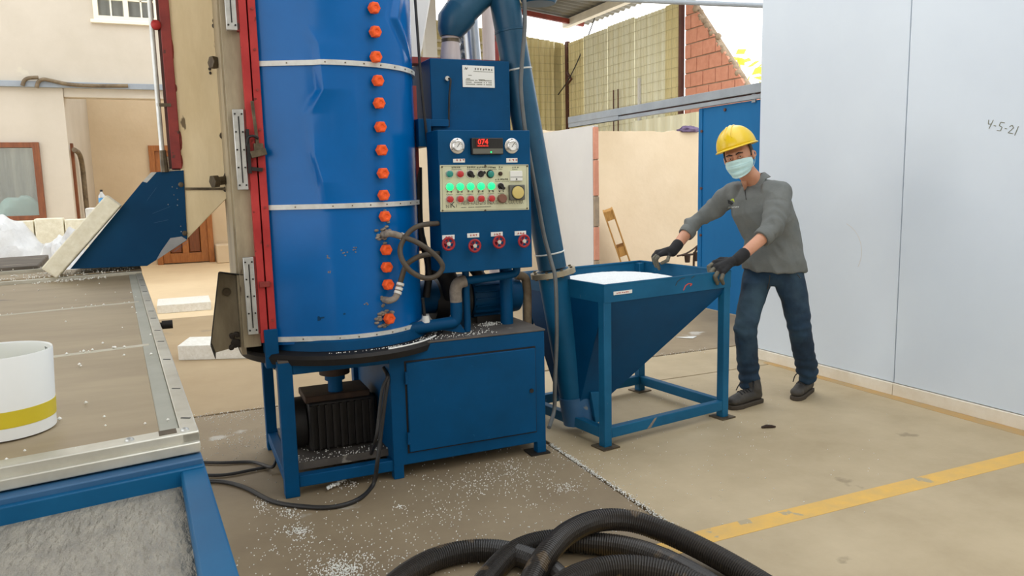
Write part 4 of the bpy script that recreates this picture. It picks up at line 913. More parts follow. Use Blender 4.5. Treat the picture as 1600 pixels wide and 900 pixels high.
# heaped pellets inside
hp = MB()
def heap(u, v):
    a, b = .012+(hw_-.024)*u, .012+(hd_-.024)*v
    r = sqrt(((u-.44)/.56)**2 + ((v-.52)/.6)**2)
    z = .785 + (.085*max(0, 1-r**2)**.8 + .003*noise.noise((a*30, b*30, 0)) if r < 1 else 0)
    return Hh(a, b, z)
hp.grid(heap, 60, 50); tag(hp.build('foam_pellets_heap', 'pellet_heap', smooth=80), 'heap of tiny white foam pellets filling the blue hopper', 'pellets', kind='stuff')
# ------------------------------------------------------------------ dryer table in the left foreground
tabl = empty('dryer_table', (-.5, 2.5, 0), 'long stainless topped dryer table with aluminium edges and a blue framed bed', 'table')
def TP(u, v, z=1.03):       # u: metres left of the right edge, v: 0 near .. 1 far
    R = Vector((.012, 1.305, 0)).lerp(Vector((-.158, 4.06, 0)), v); L = Vector((-1.05, 1.12, 0)).lerp(Vector((-1.22, 3.80, 0)), v)
    return R.lerp(L, u/1.06) + Z*z
def quad(u0, u1, v0, v1, z0, z1): return [TP(u0, v0, z0), TP(u1, v0, z0), TP(u1, v1, z0), TP(u0, v1, z0)], [TP(u0, v0, z1), TP(u1, v0, z1), TP(u1, v1, z1), TP(u0, v1, z1)]
def tbox(n, m, u0, u1, v0, v1, z0, z1, bev=.002, par=None): return MB().hexa(*quad(u0, u1, v0, v1, z0, z1)).build(n, m, par or tabl, bevel=bev)
for v0, v1 in ((.012, .306), (.311, .618), (.623, .985)): tbox('top_sheet', 'table_top', .055, 1.04, v0, v1, 1.0, 1.026)
for v in (.3085, .6205): tbox('seam_strip', 'seam', .04, 1.04, v-.0045, v+.0045, 1.0, 1.0275)
tbox('seal_strip', 'grey_tape', .026, .056, .014, .985, 1.0, 1.027)
eo = tbox('side_edge', 'table_edge', 0, .026, .0, 1.0, .985, 1.031)
mk = MB()
for k in range(11):
    v = .05+.08*k+random.uniform(-.02, .02); mk.bar(TP(.006, v, 1.0315), TP(.02, v+.004, 1.0315), .003, .001)
mk.build('pen_marks', 'ink', eo, smooth=0)
ne = tbox('near_edge', 'table_edge', 0, 1.06, -.0, .014, 1.0, 1.032)
tbox('near_lip', 'table_edge', 0, 1.06, -.004, .001, 1.0, 1.017)
for u in (.02, .10): 
    c = TP(u, .0065, 1.032); MB().lathe(c, (0, 0, 1), [(0, .007), (.003, .006), (.004, .003), (.001, .0025), (.001, 0)], 14).build('rivet', 'zinc', ne)
tbox('glue_smear', 'bolt', .032, .058, .004, .013, 1.03, 1.0328, 0)
fe = tbox('far_edge', 'table_edge', 0, 1.06, .985, 1.0, .99, 1.04)
tbox('far_shelf', 'table_top', -.0, 1.06, 1.0, 1.10, .99, 1.045)
tbox('far_block', 'grey_wood', .43, 1.3, 1.105, 1.36, .95, 1.075, .006); tbox('far_board', 'table_edge', .41, 1.3, 1.098, 1.11, .95, 1.06)
tbox('apron', 'blue_tray', .02, 1.04, .02, .98, .92, .99)
for u in (.06, .95):
    for v in (.03, .5, .97):
        c = TP(u, v, 0); MB().box((c.x-.03, c.y-.03, 0), (c.x+.03, c.y+.03, .93)).build('leg', 'blue_tray', tabl)
MB().cyl((-.09, 2.70, .985), (-.035, 2.70, .985), .009, seg=10).build('handle_rod', 'black_steel', tabl); MB().cyl((-.06, 2.70, .985), (-.028, 2.70, .985), .014, seg=12).build('handle_knob', 'black_steel', tabl)
# blue framed bed at the near end
tbox('bed_ledge', 'blue_dusty', .0, 1.04, -.012, .0, .975, .997)
tbox('bed_face', 'blue_tray', .0, 1.04, -.016, -.004, .90, .988)
ro = [pZ(310, 692, .985), pZ(375, 900, .985)]; ri_ = [pZ(281, 733, .985), pZ(311, 900, .985)]
for q in (ro, ri_): d = q[1]-q[0]; q[1] = q[1]+d*1.3
dz = Z*.06
MB().hexa([ro[0]-dz, ri_[0]-dz, ri_[1]-dz, ro[1]-dz], [ro[0], ri_[0], ri_[1], ro[1]]).build('bed_rail', 'blue_tray', tabl, bevel=.004)
b0, b1 = pZ(281, 737, .962), pZ(0, 783, .962); b2 = b1+(b1-b0)*2.5; b3 = pZ(312, 905, .962); b3 = b3+(b3-b0)*1.2; b4 = Vector((b2.x, b3.y, .962))
MB().hexa([p-Z*.03 for p in (b0+X*.01, b2, b4, b3+X*.01)], [b0+X*.01, b2, b4, b3+X*.01]).build('bed_sheet', 'bed', tabl)
for x, y in ((.05, .4), (-1.0, .4)): MB().box((x-.03, y-.03, 0), (x+.03, y+.03, .93)).build('leg', 'blue_tray', tabl)
def pellets(name, pts, m, parent=None, r0=.0022, r1=.0036, kind='stuff', **kw):
    mb = MB()
    for p in pts:
        r = random.uniform(r0, r1); p = V3(p)+Z*r*.7
        mb.add([p+Vector(q)*r for q in ((1, 0, 0), (-1, 0, 0), (0, 1, 0), (0, -1, 0), (0, 0, 1), (0, 0, -1))], [(0, 2, 4), (2, 1, 4), (1, 3, 4), (3, 0, 4), (2, 0, 5), (1, 2, 5), (3, 1, 5), (0, 3, 5)])
    return tag(mb.build(name, m, parent, smooth=80, recalc=False), kind='stuff', **kw)
pp_ = []
for k in range(340): pp_.append(TP(random.uniform(.02, .95), random.choice([1, 1, 1, .995])-.0+random.uniform(-.03, .06) if random.random() < .8 else 1.05, 1.046))
pp_ = [p if True else p for p in pp_]
fix = []
for p in pp_: fix.append(p)
for k in range(70): v = random.random()**2; fix.append(TP(random.uniform(.03, .6), v, 1.028))
for k in range(90): fix.append(TP(random.uniform(.1, .35)+.1*random.random(), .968+random.uniform(-.02, .012), 1.028))
for vv in (.3085, .6205):
    for k in range(16): fix.append(TP(random.uniform(.05, .6), vv+random.uniform(-.004, .004), 1.028))
for k in range(40): fix.append(TP(random.uniform(.3, .9), 1.105+random.uniform(0, .01), 1.062))
pellets('pellets', fix, 'pellet', tabl, .002, .0042)

# bucket, foam bar, bottle
bk = empty('bucket', (-.285, 1.478, 1.028), 'white plastic bucket with a yellow band near its base on the dryer table', 'bucket')
BCc = Vector((-.285, 1.478, 1.029)); BH, Rb, Rt = .132, .076, .082
MB().lathe(BCc, (0, 0, 1), [(0, 0), (0, Rb), (BH, Rt), (BH+.002, Rt-.001), (BH, Rt-.003), (.004, Rb-.003), (.004, 0)], 56).build('body', 'bucket', bk)
rr = lambda h: Rb+(Rt-Rb)*h/BH
MB().lathe(BCc, (0, 0, 1), [(.020, rr(.02)-.001), (.020, rr(.02)+.0006), (.047, rr(.047)+.0006), (.047, rr(.047)-.001)], 56).build('band', 'yellow_band', bk)
iw = MB(); d = Vector((cos(radians(35)), sin(radians(35)), 0)); c = BCc + d*(Rt-.0035)+Z*(BH-.014)
hand(iw, [[(0, 1), (.5, 1), (.2, 0)], [(.8, .9), (1.2, .8), (.9, .4), (1.3, .3), (.8, 0)], [(1.6, .8), (2, .9), (2.1, .5), (1.6, .1), (2.3, .1)]], c, Vector((-d.y, d.x, 0))*-1, Z, .007, .0016)
iw.build('pen_mark', 'ink', bk, smooth=0)
fbm = MB(); a, b = Vector((-.523, 3.985, 1.062)), Vector((-.242, 3.985, 1.375)); fbm.bar(a, b, .13, .075, (-.74, 0, .66))
tag(fbm.build('foam_bar', 'foam_edge', bevel=.006), 'cream foam bar leaning on the sloping edge of the blue chute', 'foam')
sb_ = MB().box((-.82, 9.0, 0), (-.52, 9.3, 1.245)); tag(sb_.build('foam_column', 'foam', bevel=.01), 'white foam column with a small water bottle on top', 'foam')
bt = empty('water_bottle', (-.665, 9.1, 1.245), 'small clear water bottle with blue label behind the foam bar', 'bottle')
MB().lathe((-.665, 9.1, 1.246), (0, 0, 1), [(0, 0), (0, .033), (.12, .033), (.15, .014), (.165, .012)], 16).build('body', 'bottle', bt)
MB().lathe((-.665, 9.1, 1.29), (0, 0, 1), [(0, .033), (0, .034), (.055, .034), (.055, .033)], 16).build('label', 'bottle_blue', bt)
MB().cyl((-.665, 9.1, 1.41), (-.665, 9.1, 1.43), .014, seg=10).build('cap', 'black', bt)
# heaps of white film behind the table
def blob(name, c, r, seed, m, amp=.28, f=2.6, **kw):
    mb = MB(); mb.ball((0, 0, 0), 1.0, 40, 26); out = []
    for v in mb.v:
        n = 1 + amp*noise.noise(v*f*.6+Vector((seed, 0, 0))) + amp*.8*abs(noise.noise(v*f*1.5+Vector((0, seed, 0)))) - amp*.3*abs(noise.noise(v*f*3.5+Vector((0, 0, seed))))
        p = Vector((c[0]+v.x*n*r[0], c[1]+v.y*n*r[1], max(c[2]+v.z*n*r[2], kw.get('zmin', 0)))); out.append(p)
    mb.v = out; kw.pop('zmin', None); return tag(mb.build(name, m, smooth=50), **kw)
blob('film_bundle', (-1.66, 9.1, .48), (.5, .38, .62), 3, 'film', label='taller heap of crumpled white film below the brown framed window', cat='film')
blob('film_bundle', (-1.02, 8.75, .36), (.3, .3, .58), 11, 'film', label='lower crumpled white film bundle beside the foam bar', cat='film')
for k in range(4):
    x = -1.75+.3*k
    tag(MB().box((x, 10.2, 0), (x+.285, 10.35, 1.1+.02*(k % 2))).build('foam_slab', 'foam_edge', bevel=.01), 'upright cream foam slab standing in the row behind the film heaps', 'foam', 'upright foam slabs below the window')
blob('plastic_sack', (-2.05, 13.3, .75), (.38, .3, .62), 5, 'bag_teal', amp=.12, label='pale teal plastic sack behind the brown framed window', cat='sack')
tag(MB().box((-.25, 9.62, 0), (.33, 10.2, .10)).build('foam_slab', 'foam', bevel=.006), 'thin white foam slab lying on the pale floor nearest the recess', 'foam')
f2 = MB().prism([(-.05, 6.88, 0), (.75, 6.55, 0), (.9, 6.9, 0), (.05, 7.25, 0)], (0, 0, .125)); tag(f2.build('foam_slab', 'foam', bevel=.006), 'white foam slab on the floor behind the steel bracket box', 'foam')

# pallet leaning at the partition, plumbing, cloth, litter
pal = empty('wooden_pallet', (5.1, 8.2, 0), 'wooden pallet leaning beside the brick end of the white partition', 'pallet')
pa, pb_ = Vector((5.34, 0, .0)), Vector((4.94, 0, 1.04)); pd_ = (pb_-pa).normalized(); pn = Vector((pd_.z, 0, -pd_.x))
ax_ = Vector((.50, .866, 0)); pn = pd_.cross(ax_).normalized(); o_ = Vector((-.02, 8.25, 0))
for s in (-1, 1):
    for k in range(4): c = ax_*(.05+.105*k) + pn*(s*.055); MB().bar(pa+o_+c, pb_+o_+c, .09, .018, pn).build('deck_board', 'wood_pale', pal, bevel=.002)
for t in (.06, .5, .94):
    for y in (.06, .35): c = pa.lerp(pb_, t)+o_+ax_*y; MB().bar(c-pd_*.06, c+pd_*.06, .09, .09, pn).build('block', 'wood_pale', pal, bevel=.002)
pl = empty('water_pump', (5.05, 7.3, 0), 'small dark pump with bent pipes beside the blue sliding door', 'pump')
MB().cyl(pY(1074, 410, 7.3), pY(1074, 399, 7.3), .028, .036, seg=14).build('cup', 'bronze', pl)
MB().tube(spline([pY(1058, 400, 7.3), pY(1070, 397, 7.3), pY(1081, 391, 7.3), pY(1090, 384, 7.3)], 5), .011, 8).build('pipe', 'bronze', pl)
MB().tube(spline([pY(1084, 416, 7.3)-Z*.5, pY(1084, 416, 7.3), pY(1085, 398, 7.3), pY(1090, 386, 7.3)], 5), .013, 8).build('riser', 'bronze', pl); MB().cyl(pY(1087, 408, 7.3), pY(1087, 394, 7.3), .03, seg=12).build('pump_body', 'bronze', pl)
MB().cyl(pY(1066, 399, 7.3), pY(1087, 397, 7.3), .012, seg=8).build('cross_pipe', 'bronze', pl)
blob('cloth_scrap', (6.55, 8.83, 2.06), (.16, .08, .055), 8, mat('purple_cloth', (70, 52, 84), (120, 104, 130), .9, scale=9), label='dark purple cloth scrap lying on top of the cream wall', cat='cloth', zmin=2.03)
c = pZ(1073, 528); tag(MB().prism([c+Vector((-.08, .05, .003)), c+Vector((.02, -.06, .003)), c+Vector((.1, -.01, .003))], (0, 0, .004)).build('paper_scrap', 'label'), 'white triangular scrap on the floor behind the hopper', 'scrap')
c = pZ(986, 661); tag(MB().prism([c+Vector((-.03, .0, .001)), c+Vector((.02, -.02, .001)), c+Vector((.03, .02, .001)), c+Vector((0, .03, .001))], (0, 0, .006)).build('foam_scrap', 'label'), 'small white foam scrap on the floor inside the hopper frame', 'scrap')
c = pZ(1201, 667, .008); tw = MB().tube([c+Vector((-.04, .012, 0)), c+Vector((-.012, .006, .004)), c+Vector((.016, -.004, .002)), c+Vector((.036, -.016, 0))], [.006, .010, .009, .005], 8); tag(tw.build('dark_twig', 'bronze', smooth=60), 'short dark twig lying on the floor in front of the man', 'debris')
tree = MB()
for k in range(160):
    p = Vector((17+random.gauss(0, .9), 19.3+random.gauss(0, 1.5), 4.3+random.gauss(0, .45))); a = Vector((random.gauss(0, 1), random.gauss(0, 1), random.gauss(0, 1))).normalized()*.28; b = a.orthogonal().normalized()*.13
    tree.add([p-a, p+b, p+a, p-b], [(0, 1, 2, 3)])
tr_ = empty('street_tree', (17, 19.3, 0), 'yellow tree seen past the sloping brick gable', 'tree')
tag(tree.build('foliage', 'leaf', tr_, smooth=0, recalc=False), kind='stuff'); MB().cyl((17, 19.3, 0), (17, 19.3, 4.2), .14, .08, seg=10).build('trunk', 'bronze', tr_)

# ------------------------------------------------------------------ ribbed hoses in the foreground
def ribbed(pts, label, r=.041):
    P_ = [pZ(x, y, z) for x, y, z in pts]; s = spline(P_, 40)
    acc = [0.0]
    for p, q in zip(s[:-1], s[1:]): acc.append(acc[-1]+(q-p).length)
    n = int(acc[-1]/.0032); out = []; j = 0
    for k in range(n+1):
        d = acc[-1]*k/n
        while j < len(acc)-2 and acc[j+1] < d: j += 1
        out.append(s[j].lerp(s[j+1], (d-acc[j])/max(1e-9, acc[j+1]-acc[j])))
    rs = [r + (.0016, .0005, -.0018)[k % 3] for k in range(len(out))]
    tag(MB().tube(out, rs, 18).build('ribbed_hose', 'ribbed', smooth=0), label, 'hose')
ribbed([(1260, 960, .042), (1190, 912, .042), (1115, 868, .06), (1045, 834, .085), (985, 814, .115), (932, 814, .13), (886, 834, .125), (853, 868, .11), (832, 905, .08), (815, 950, .05)], 'uppermost black ribbed hose, arching over the others to the right')
ribbed([(735, 945, .042), (765, 900, .042), (805, 862, .046), (858, 845, .046), (920, 848, .045), (980, 856, .043), (1040, 876, .042), (1110, 915, .042), (1150, 950, .042)], 'black ribbed hose passing under the uppermost arch')
ribbed([(585, 945, .042), (632, 900, .042), (684, 872, .042), (742, 860, .042), (796, 864, .042), (846, 882, .042), (880, 912, .042), (900, 950, .042)], 'black ribbed hose whose curve reaches furthest left')
ribbed([(845, 960, .1), (878, 915, .1), (925, 893, .1), (978, 886, .1), (1034, 894, .09), (1090, 915, .07), (1140, 950, .05)], 'lowest front black ribbed hose, a short arch under the uppermost')

# black cables under the tank
def cable(label, pts, r=.009, m='cable', name='power_cable'):
    tag(MB().tube(spline(pts, 8), r, 8).build(name, m, smooth=60), label, 'cable')
f = lambda x, y, z=.011: pZ(x, y, z)
cable('black cable on the floor running into the left leg of the machine', [f(300, 722), f(345, 723), f(395, 722), f(424, 730, .03), f(432, 718, .05), f(445, 711, .05), f(478, 716, .03), f(520, 716), f(560, 700)], .0085)
cable('black cable on the floor below the straighter one, left of the machine', [f(300, 742), f(350, 742), f(395, 734), f(420, 729)], .0085)
cable('long black cable looping under the machine and up to the cabinet', [f(310, 752), f(350, 753), f(385, 763), f(425, 783), f(470, 791), f(520, 792), f(560, 780), f(583, 757), pY(590, 720, 3.44), pY(596, 670, 3.46), pY(602, 620, 3.47), pY(606, 590, 3.5), pY(600, 575, 3.6)], .0105)
cable('second black cable hanging between the motor and the cabinet', [pY(606, 588, 3.47), pY(597, 610, 3.46), pY(592, 650, 3.45), pY(586, 690, 3.45), f(570, 725), f(530, 745), f(500, 752)], .008)
cable('black hose lying along the lower rail under the motor', [f(450, 712, .03), f(490, 714, .03), f(530, 708, .03), f(565, 690, .06), f(590, 670, .12)], .011)

# ------------------------------------------------------------------ spilled foam pellets
pts = []
def cl(px, py, sx, sy, n):
    for _ in range(n):
        x, y = random.gauss(px, sx), random.gauss(py, sy)
        p = pZ(x, y)
        if p.y < 5.05 and p.x < 4.0: pts.append(p)
cl(466, 830, 12, 6, 150); cl(452, 801, 12, 5, 80); cl(530, 892, 22, 9, 420); cl(560, 880, 30, 10, 120); cl(410, 790, 8, 6, 60); cl(540, 756, 14, 5, 60)
cl(700, 800, 45, 12, 90); cl(750, 756, 40, 10, 160); cl(800, 735, 30, 10, 120); cl(885, 763, 14, 5, 90); cl(840, 780, 50, 20, 90); cl(625, 793, 5, 2, 25)
cl(620, 830, 120, 45, 260); cl(480, 860, 60, 30, 160); cl(700, 740, 120, 25, 150); cl(900, 720, 70, 20, 70); cl(1000, 740, 120, 50, 140); cl(1200, 690, 120, 50, 60)
cl(370, 690, 30, 14, 160); cl(380, 610, 60, 20, 160); cl(440, 600, 50, 12, 120); cl(520, 590, 30, 20, 110); cl(360, 650, 30, 4, 120); cl(1050, 540, 60, 3, 80); cl(1060, 620, 60, 20, 40); cl(720, 880, 90, 25, 120)
for k in range(1500):
    t = random.random(); w = .011 if random.random() < .75 else .03
    pts.append(Vector((1.78+random.gauss(0, w*.7), 1.2+2.4*t, random.uniform(-.002, .004))))
for k in range(260): pts.append(Vector((random.uniform(-.5, .9), 5.085+random.gauss(0, .03), 0)))
for k in range(160): pts.append(Vector((random.uniform(2.4, 4.0), 5.085+random.gauss(0, .03), 0)))
pellets('spilled_pellets', pts, 'pellet', label='tiny white foam pellets scattered over the concrete floor', cat='pellets')
dk = []
for k in range(90): a = random.uniform(-1.9, -.2); dk.append(Vector((TC.x+.47*cos(a)+random.gauss(0, .012), TC.y+.47*sin(a), .668)))
for k in range(120): dk.append(Vector((random.uniform(1.02, 1.45), 3.52+abs(random.gauss(0, .08)), .665)))
for k in range(110): dk.append(Vector((random.gauss(1.49, .03), 3.72+random.gauss(0, .02), .665+random.uniform(0, .012))))
for k in range(160): dk.append(Vector((random.uniform(.45, .9), 3.6+random.random()**2*.3, .126)))
pellets('pellets', dk, 'pellet', mach, .002, .004)
cr = MB(); cr.tube([Vector((TC.x+.49*cos(a), TC.y+.49*sin(a), .667)) for a in np.linspace(-1.35, -.62, 12)], .005, 6); cr.build('pellet_ridge', 'pellet', mach)
dr_ = MB()
for (p, q) in (((512, 763), (545, 745)), ((520, 706), (572, 690))):
    for k in range(70): t = random.random(); dr_.ball(pZ(p[0]+(q[0]-p[0])*t+random.gauss(0, 1.5), p[1]+(q[1]-p[1])*t+random.gauss(0, 1), .018 if p[0] == 512 else .05), .005, 5, 3)
tag(dr_.build('pellet_crust', 'pellet', smooth=80), 'white pellet crust sticking to the cables under the motor', 'pellets', kind='stuff')

for o in bpy.data.objects:          # fixings and print too small to pick apart
    if o.name.split('.')[0] in {'rivets', 'screws', 'flange_bolts', 'plate_screws', 'weld_beads', 'paint_chips', 'sealant_smears', 'grease_spots', 'grease_clump', 'small_print', 'plate_print', 'tag_print', 'readout_dots', 'broken_edge', 'pen_marks', 'ammeter_marks', 'gauge_needle', 'rebar'}: o['kind'] = 'stuff'
# ------------------------------------------------------------------ the man at the hopper
man = empty('person', (3.4, 3.75, 0), 'man in yellow helmet, face mask, grey shirt and jeans pushing the hopper', 'person')
from mathutils.bvhtree import BVHTree
def limb(mb, pts, rs, seg=18):
    for p, q, a, b in zip(pts[:-1], pts[1:], rs[:-1], rs[1:]): mb.cyl(p, q, a, b, seg)
    for p, r in zip(pts, rs): mb.ball(p, r, seg, 10)
def loft(mb, secs, seg=28):      # sections: centre, lateral vector, forward vector, half width, half depth
    vs = []
    for c, a, b, rx, ry in secs:
        for k in range(seg):
            t = 2*pi*k/seg; ct, st_ = cos(t), sin(t); e = .85
            vs.append(c + a*(rx*math.copysign(abs(ct)**e, ct)) + b*(ry*math.copysign(abs(st_)**e, st_)))
    n = len(secs)
    mb.add(vs, [(i*seg+k, i*seg+(k+1) % seg, (i+1)*seg+(k+1) % seg, (i+1)*seg+k) for i in range(n-1) for k in range(seg)] + [tuple(range(seg))[::-1], tuple(range((n-1)*seg, n*seg))])
def fuse(mb, name, m, parent, voxel=.008, smooth=6, fold=None):
    o = mb.build('tmp', m, None, smooth=0)
    off = o.location.copy()
    r = o.modifiers.new('r', 'REMESH'); r.mode = 'VOXEL'; r.voxel_size = voxel
    s = o.modifiers.new('s', 'SMOOTH'); s.factor = .6; s.iterations = smooth
    me = bpy.data.meshes.new_from_object(o.evaluated_get(bpy.context.evaluated_depsgraph_get()))
    nv = len(me.vertices); co = np.empty(nv*3); me.vertices.foreach_get('co', co); co = co.reshape(-1, 3) + np.array(off)
    if fold:
        no = np.empty(nv*3); me.vertices.foreach_get('normal', no); no = no.reshape(-1, 3)
        for i in range(nv): co[i] += no[i]*fold(Vector(co[i]))
    fs = [tuple(p.vertices) for p in me.polygons]
    bpy.data.objects.remove(o); bpy.data.meshes.remove(me)
    res = MB(); res.v = [Vector(c) for c in co]; res.f = fs
    ob = res.build(name, m, parent, smooth=180, recalc=False)
    ob['_'] = 0; del ob['_']
    return ob, res
J = {k: pD(*v) for k, v in dict(hipR=(1186, 418, 4.89), kneeR=(1164, 512, 4.78), ankR=(1171, 598, 4.86), hipL=(1230, 416, 4.80), kneeL=(1249, 506, 4.80), ankL=(1262, 586, 4.95),
     pel=(1209, 412, 4.85), waist=(1208, 372, 4.83), chest=(1190, 326, 4.80), neck=(1180, 286, 4.80), head=(1154, 244, 4.70),
     shR=(1143, 303, 4.93), shL=(1217, 300, 4.67), elR=(1084, 350, 4.99), wrR=(1052, 391, 4.88), elL=(1208, 357, 4.55), wrL=(1153, 405, 4.44)).items()}
lat = (J['shL']-J['shR']).normalized()                      # towards his left
def fwd_of(l, upv): return upv.cross(l).normalized()*-1
upT = (J['neck']-J['pel']).normalized(); latT = (lat - upT*lat.dot(upT)).normalized(); fw = latT.cross(upT).normalized()
if fw.dot(EYE-J['chest']) < 0: fw = -fw
latP = Vector((.62, -.78, 0)); fwP = Vector((-.78, -.62, 0))
def S_(c, l, f_, rx, ry): return (c, l, f_, rx, ry)
def torso(mb, g, hem=None):
    P_, W_, C_, N_ = J['pel'], J['waist'], J['chest'], J['neck']
    l2 = (latP+latT).normalized(); f2 = (fwP+fw).normalized()
    q = .016 if hem is not None else 0
    secs = [S_(P_-Z*.06 if hem is None else hem, latP, fwP, .170+g+q, .125+g+q), S_(P_+Z*.02, latP, fwP, .168+g+q, .124+g+q), S_(W_, l2, f2, .158+g, .112+g), S_(W_.lerp(C_, .5), latT, fw, .170+g, .118+g), S_(C_, latT, fw, .180+g, .122+g),
            S_(C_.lerp(N_, .55), latT, fw, .165+g, .105+g), S_(C_.lerp(N_, .85)+fw*-.01, latT, fw, .115+g, .082+g), S_(N_+fw*-.01, latT, fw, .062+g, .062+g)]
    loft(mb, secs)
# head frame
vdir = (EYE-J['head']).normalized(); yaw = radians(17)
hf = (vdir*cos(yaw) - RIGHT*sin(yaw)).normalized(); hu = (UP*cos(radians(12)) - RIGHT*sin(radians(12)))
hu = (hu - hf*hu.dot(hf)).normalized(); hf, hu = (hf*cos(radians(6)) - hu*sin(radians(6))), (hu*cos(radians(6)) + hf*sin(radians(6)))
hs_ = hu.cross(hf).normalized()*1
if hs_.dot(RIGHT) < 0: hs_ = -hs_                            # towards image right: his left
HC = J['head']
def Hd(s, f_, u): return HC + hs_*s + hf*f_ + hu*u
AX = (hs_, hf, hu)
b = MB()
torso(b, -.012)
limb(b, [J['hipR'], J['kneeR'], J['ankR']], [.075, .052, .04]); limb(b, [J['hipL'], J['kneeL'], J['ankL']], [.075, .052, .04])
for s in 'RL': limb(b, [J['sh'+s], J['el'+s], J['el'+s].lerp(J['wr'+s], .35), J['wr'+s]], [.044, .035, .038, .031])
limb(b, [J['neck'], J['neck'].lerp(Hd(0, -.02, -.07), .6), Hd(0, -.02, -.06)], [.062, .057, .06])
b.ball(Hd(0, -.012, .018), (.078, .098, .102), 24, 16, AX); b.ball(Hd(0, .022, -.055), (.060, .068, .068), 20, 14, AX)
b.ball(Hd(0, .045, -.095), (.036, .035, .024), 16, 10, AX)
limb(b, [Hd(0, .082, .004), Hd(0, .106, -.036)], [.010, .015], 10)
limb(b, [Hd(-.045, .072, .026), Hd(0, .086, .024), Hd(.045, .072, .026)], [.012, .012, .012], 10)
for s in (-1, 1):
    b.ball(Hd(.048*s, .055, -.03), (.024, .026, .024), 12, 8, AX)
    b.ball(Hd(.083*s, -.008, -.012), (.010, .020, .034), 12, 8, (AX[0], (AX[1]*.95+AX[0]*(.3*s)).normalized(), AX[2]))
body, bres = fuse(b, 'body', 'skin', man, .0065, 3)
for s in (-1, 1):
    sk = MB().ball(Hd(.031*s, .0755, .0), .0112, 14, 10, AX); e = sk.build('eyeball', 'eye', man, smooth=80)
    d = (hf*.97 + hs_*.24).normalized()
    MB().ball(Hd(.031*s, .0755, 0)+d*.0062, .0062, 10, 8).build('iris', 'iris', man, smooth=80)
    lid = MB(); lid.tube([Hd(.031*s-.015, .083, .001), Hd(.031*s-.006, .0880, .0058), Hd(.031*s+.006, .0880, .0058), Hd(.031*s+.015, .083, .001)], [.0038, .0046, .0046, .0038], 8)
    lid.tube([Hd(.031*s-.015, .083, -.003), Hd(.031*s-.006, .0875, -.0075), Hd(.031*s+.006, .0875, -.0075), Hd(.031*s+.015, .083, -.003)], [.003, .0036, .0036, .003], 8)
    lid.build('eyelid', 'skin', man, smooth=80)
    eb = MB(); eb.tube([Hd(.012*s, .098, .017), Hd(.030*s, .0975, .023), Hd(.052*s, .083, .018)], [.0055, .0065, .003], 8, flat=.7); eb.build('eyebrow', 'brow', man, smooth=80)
    er = MB(); er.torus(Hd(.091*s, -.008, -.01), (hs_*s+hf*.35), .017, .0045, 16, 6); er.build('ear_rim', 'skin', man, smooth=80)
# hair at the sides and back, under the helmet
hr = MB()
def hairpt(u, v):
    t = pi*(.42 + 1.16*u) + pi/2; p = -.30 + 1.1*v
    dip = .05*max(0, 1-abs(u-.5)*2.6)
    return HC + hs_*(.084*cos(p)*cos(t)) + hf*(-.012 + .103*cos(p)*sin(t)) + hu*(.018 + .108*sin(p) - dip*(1-v))
hr.grid(hairpt, 40, 12); hr.build('hair', 'hair', man, solid=.008, smooth=80)
# mask with pleats and ear loops
mk = MB()
def maskpt(u, v):
    t = (u-.5)*2*1.28; w = .081+.008*sin(pi*min(1, v*1.1)); top = -.014 - .014*abs(t)**2*.4
    f0 = .096 + .046*max(0, cos(t*1.25))*(1-.35*abs(v-.35)) + .004*sin(v*pi*6)*max(0, cos(t*1.2))
    z = top + (-.124+.03*(abs(t)/1.28)**2 - top)*v
    taper = 1-.22*v**2
    return Hd(w*sin(t)*taper*1.02, -.02 + f0*cos(t*.92) + (.012 if abs(t) < .3 else .008), z)
mk.grid(maskpt, 36, 24); mk.build('face_mask', 'mask', man, solid=.003, smooth=80)
ml_ = MB()
for v in (.33, .62): ml_.tube([maskpt(.1+.8*k/16, v)+hf*.003 for k in range(17)], .0011, 6)
ml_.build('mask_pleats', mat('mask_pleat', (158, 196, 198), rough=.8), man, smooth=80)
for s in (-1, 1):
    for z in (-.028, -.085): MB().tube(spline([Hd(.066*s, .02, z), Hd(.080*s, .0, z*.7-.01), Hd(.092*s, -.022, -.012+z*.2)], 5), .0016, 6).build('ear_loop', 'mask', man)
# helmet: dome, rim, peak and ridges, tipped a little to his right
hb = radians(3); eu = (hu*cos(hb) - hs_*sin(hb)).normalized(); es = (hs_*cos(hb) + hu*sin(hb)).normalized(); ef = (hf*.985 + eu*.05).normalized(); eu = (eu-ef*eu.dot(ef)).normalized()
ec = Hd(0, -.008, .056)
hm = MB()
def dome(u, v):
    t = 2*pi*u; p = (pi/2)*(v**.9); lift = 1.0
    r = cos(p); ridge = .006*max(0, 1-abs(cos(t)*r*.118)/.012) if v > .25 else 0
    return ec + es*((.116*r)*cos(t)) + ef*((.140*r)*sin(t)) + eu*(.132*sin(p) + ridge)
hm.grid(dome, 64, 24); h_o = hm.build('helmet', 'helmet', man, solid=.004, smooth=50)
br_ = MB()
def brim(u, v):
    t = 2*pi*u; pk = max(0, sin(t))**3*.032; k = .116+.012*v, .140+(.012+pk)*v
    return ec + es*(k[0]*cos(t)) + ef*(k[1]*sin(t)) + eu*(.002 - .008*v - .10*pk*v)
br_.grid(brim, 64, 3); br_.build('helmet_brim', 'helmet', h_o, solid=.005, smooth=50)
ri = MB()
for dx in (-.02, .02): ri.tube([ec + es*(.116*cos(a)*0+dx) + ef*(.141*cos(a)*.985) + eu*(.132*sin(a)*.99+.002) for a in np.linspace(.45, 2.7, 20)], .004, 6)
ri.build('helmet_ridges', 'helmet', h_o, smooth=80)
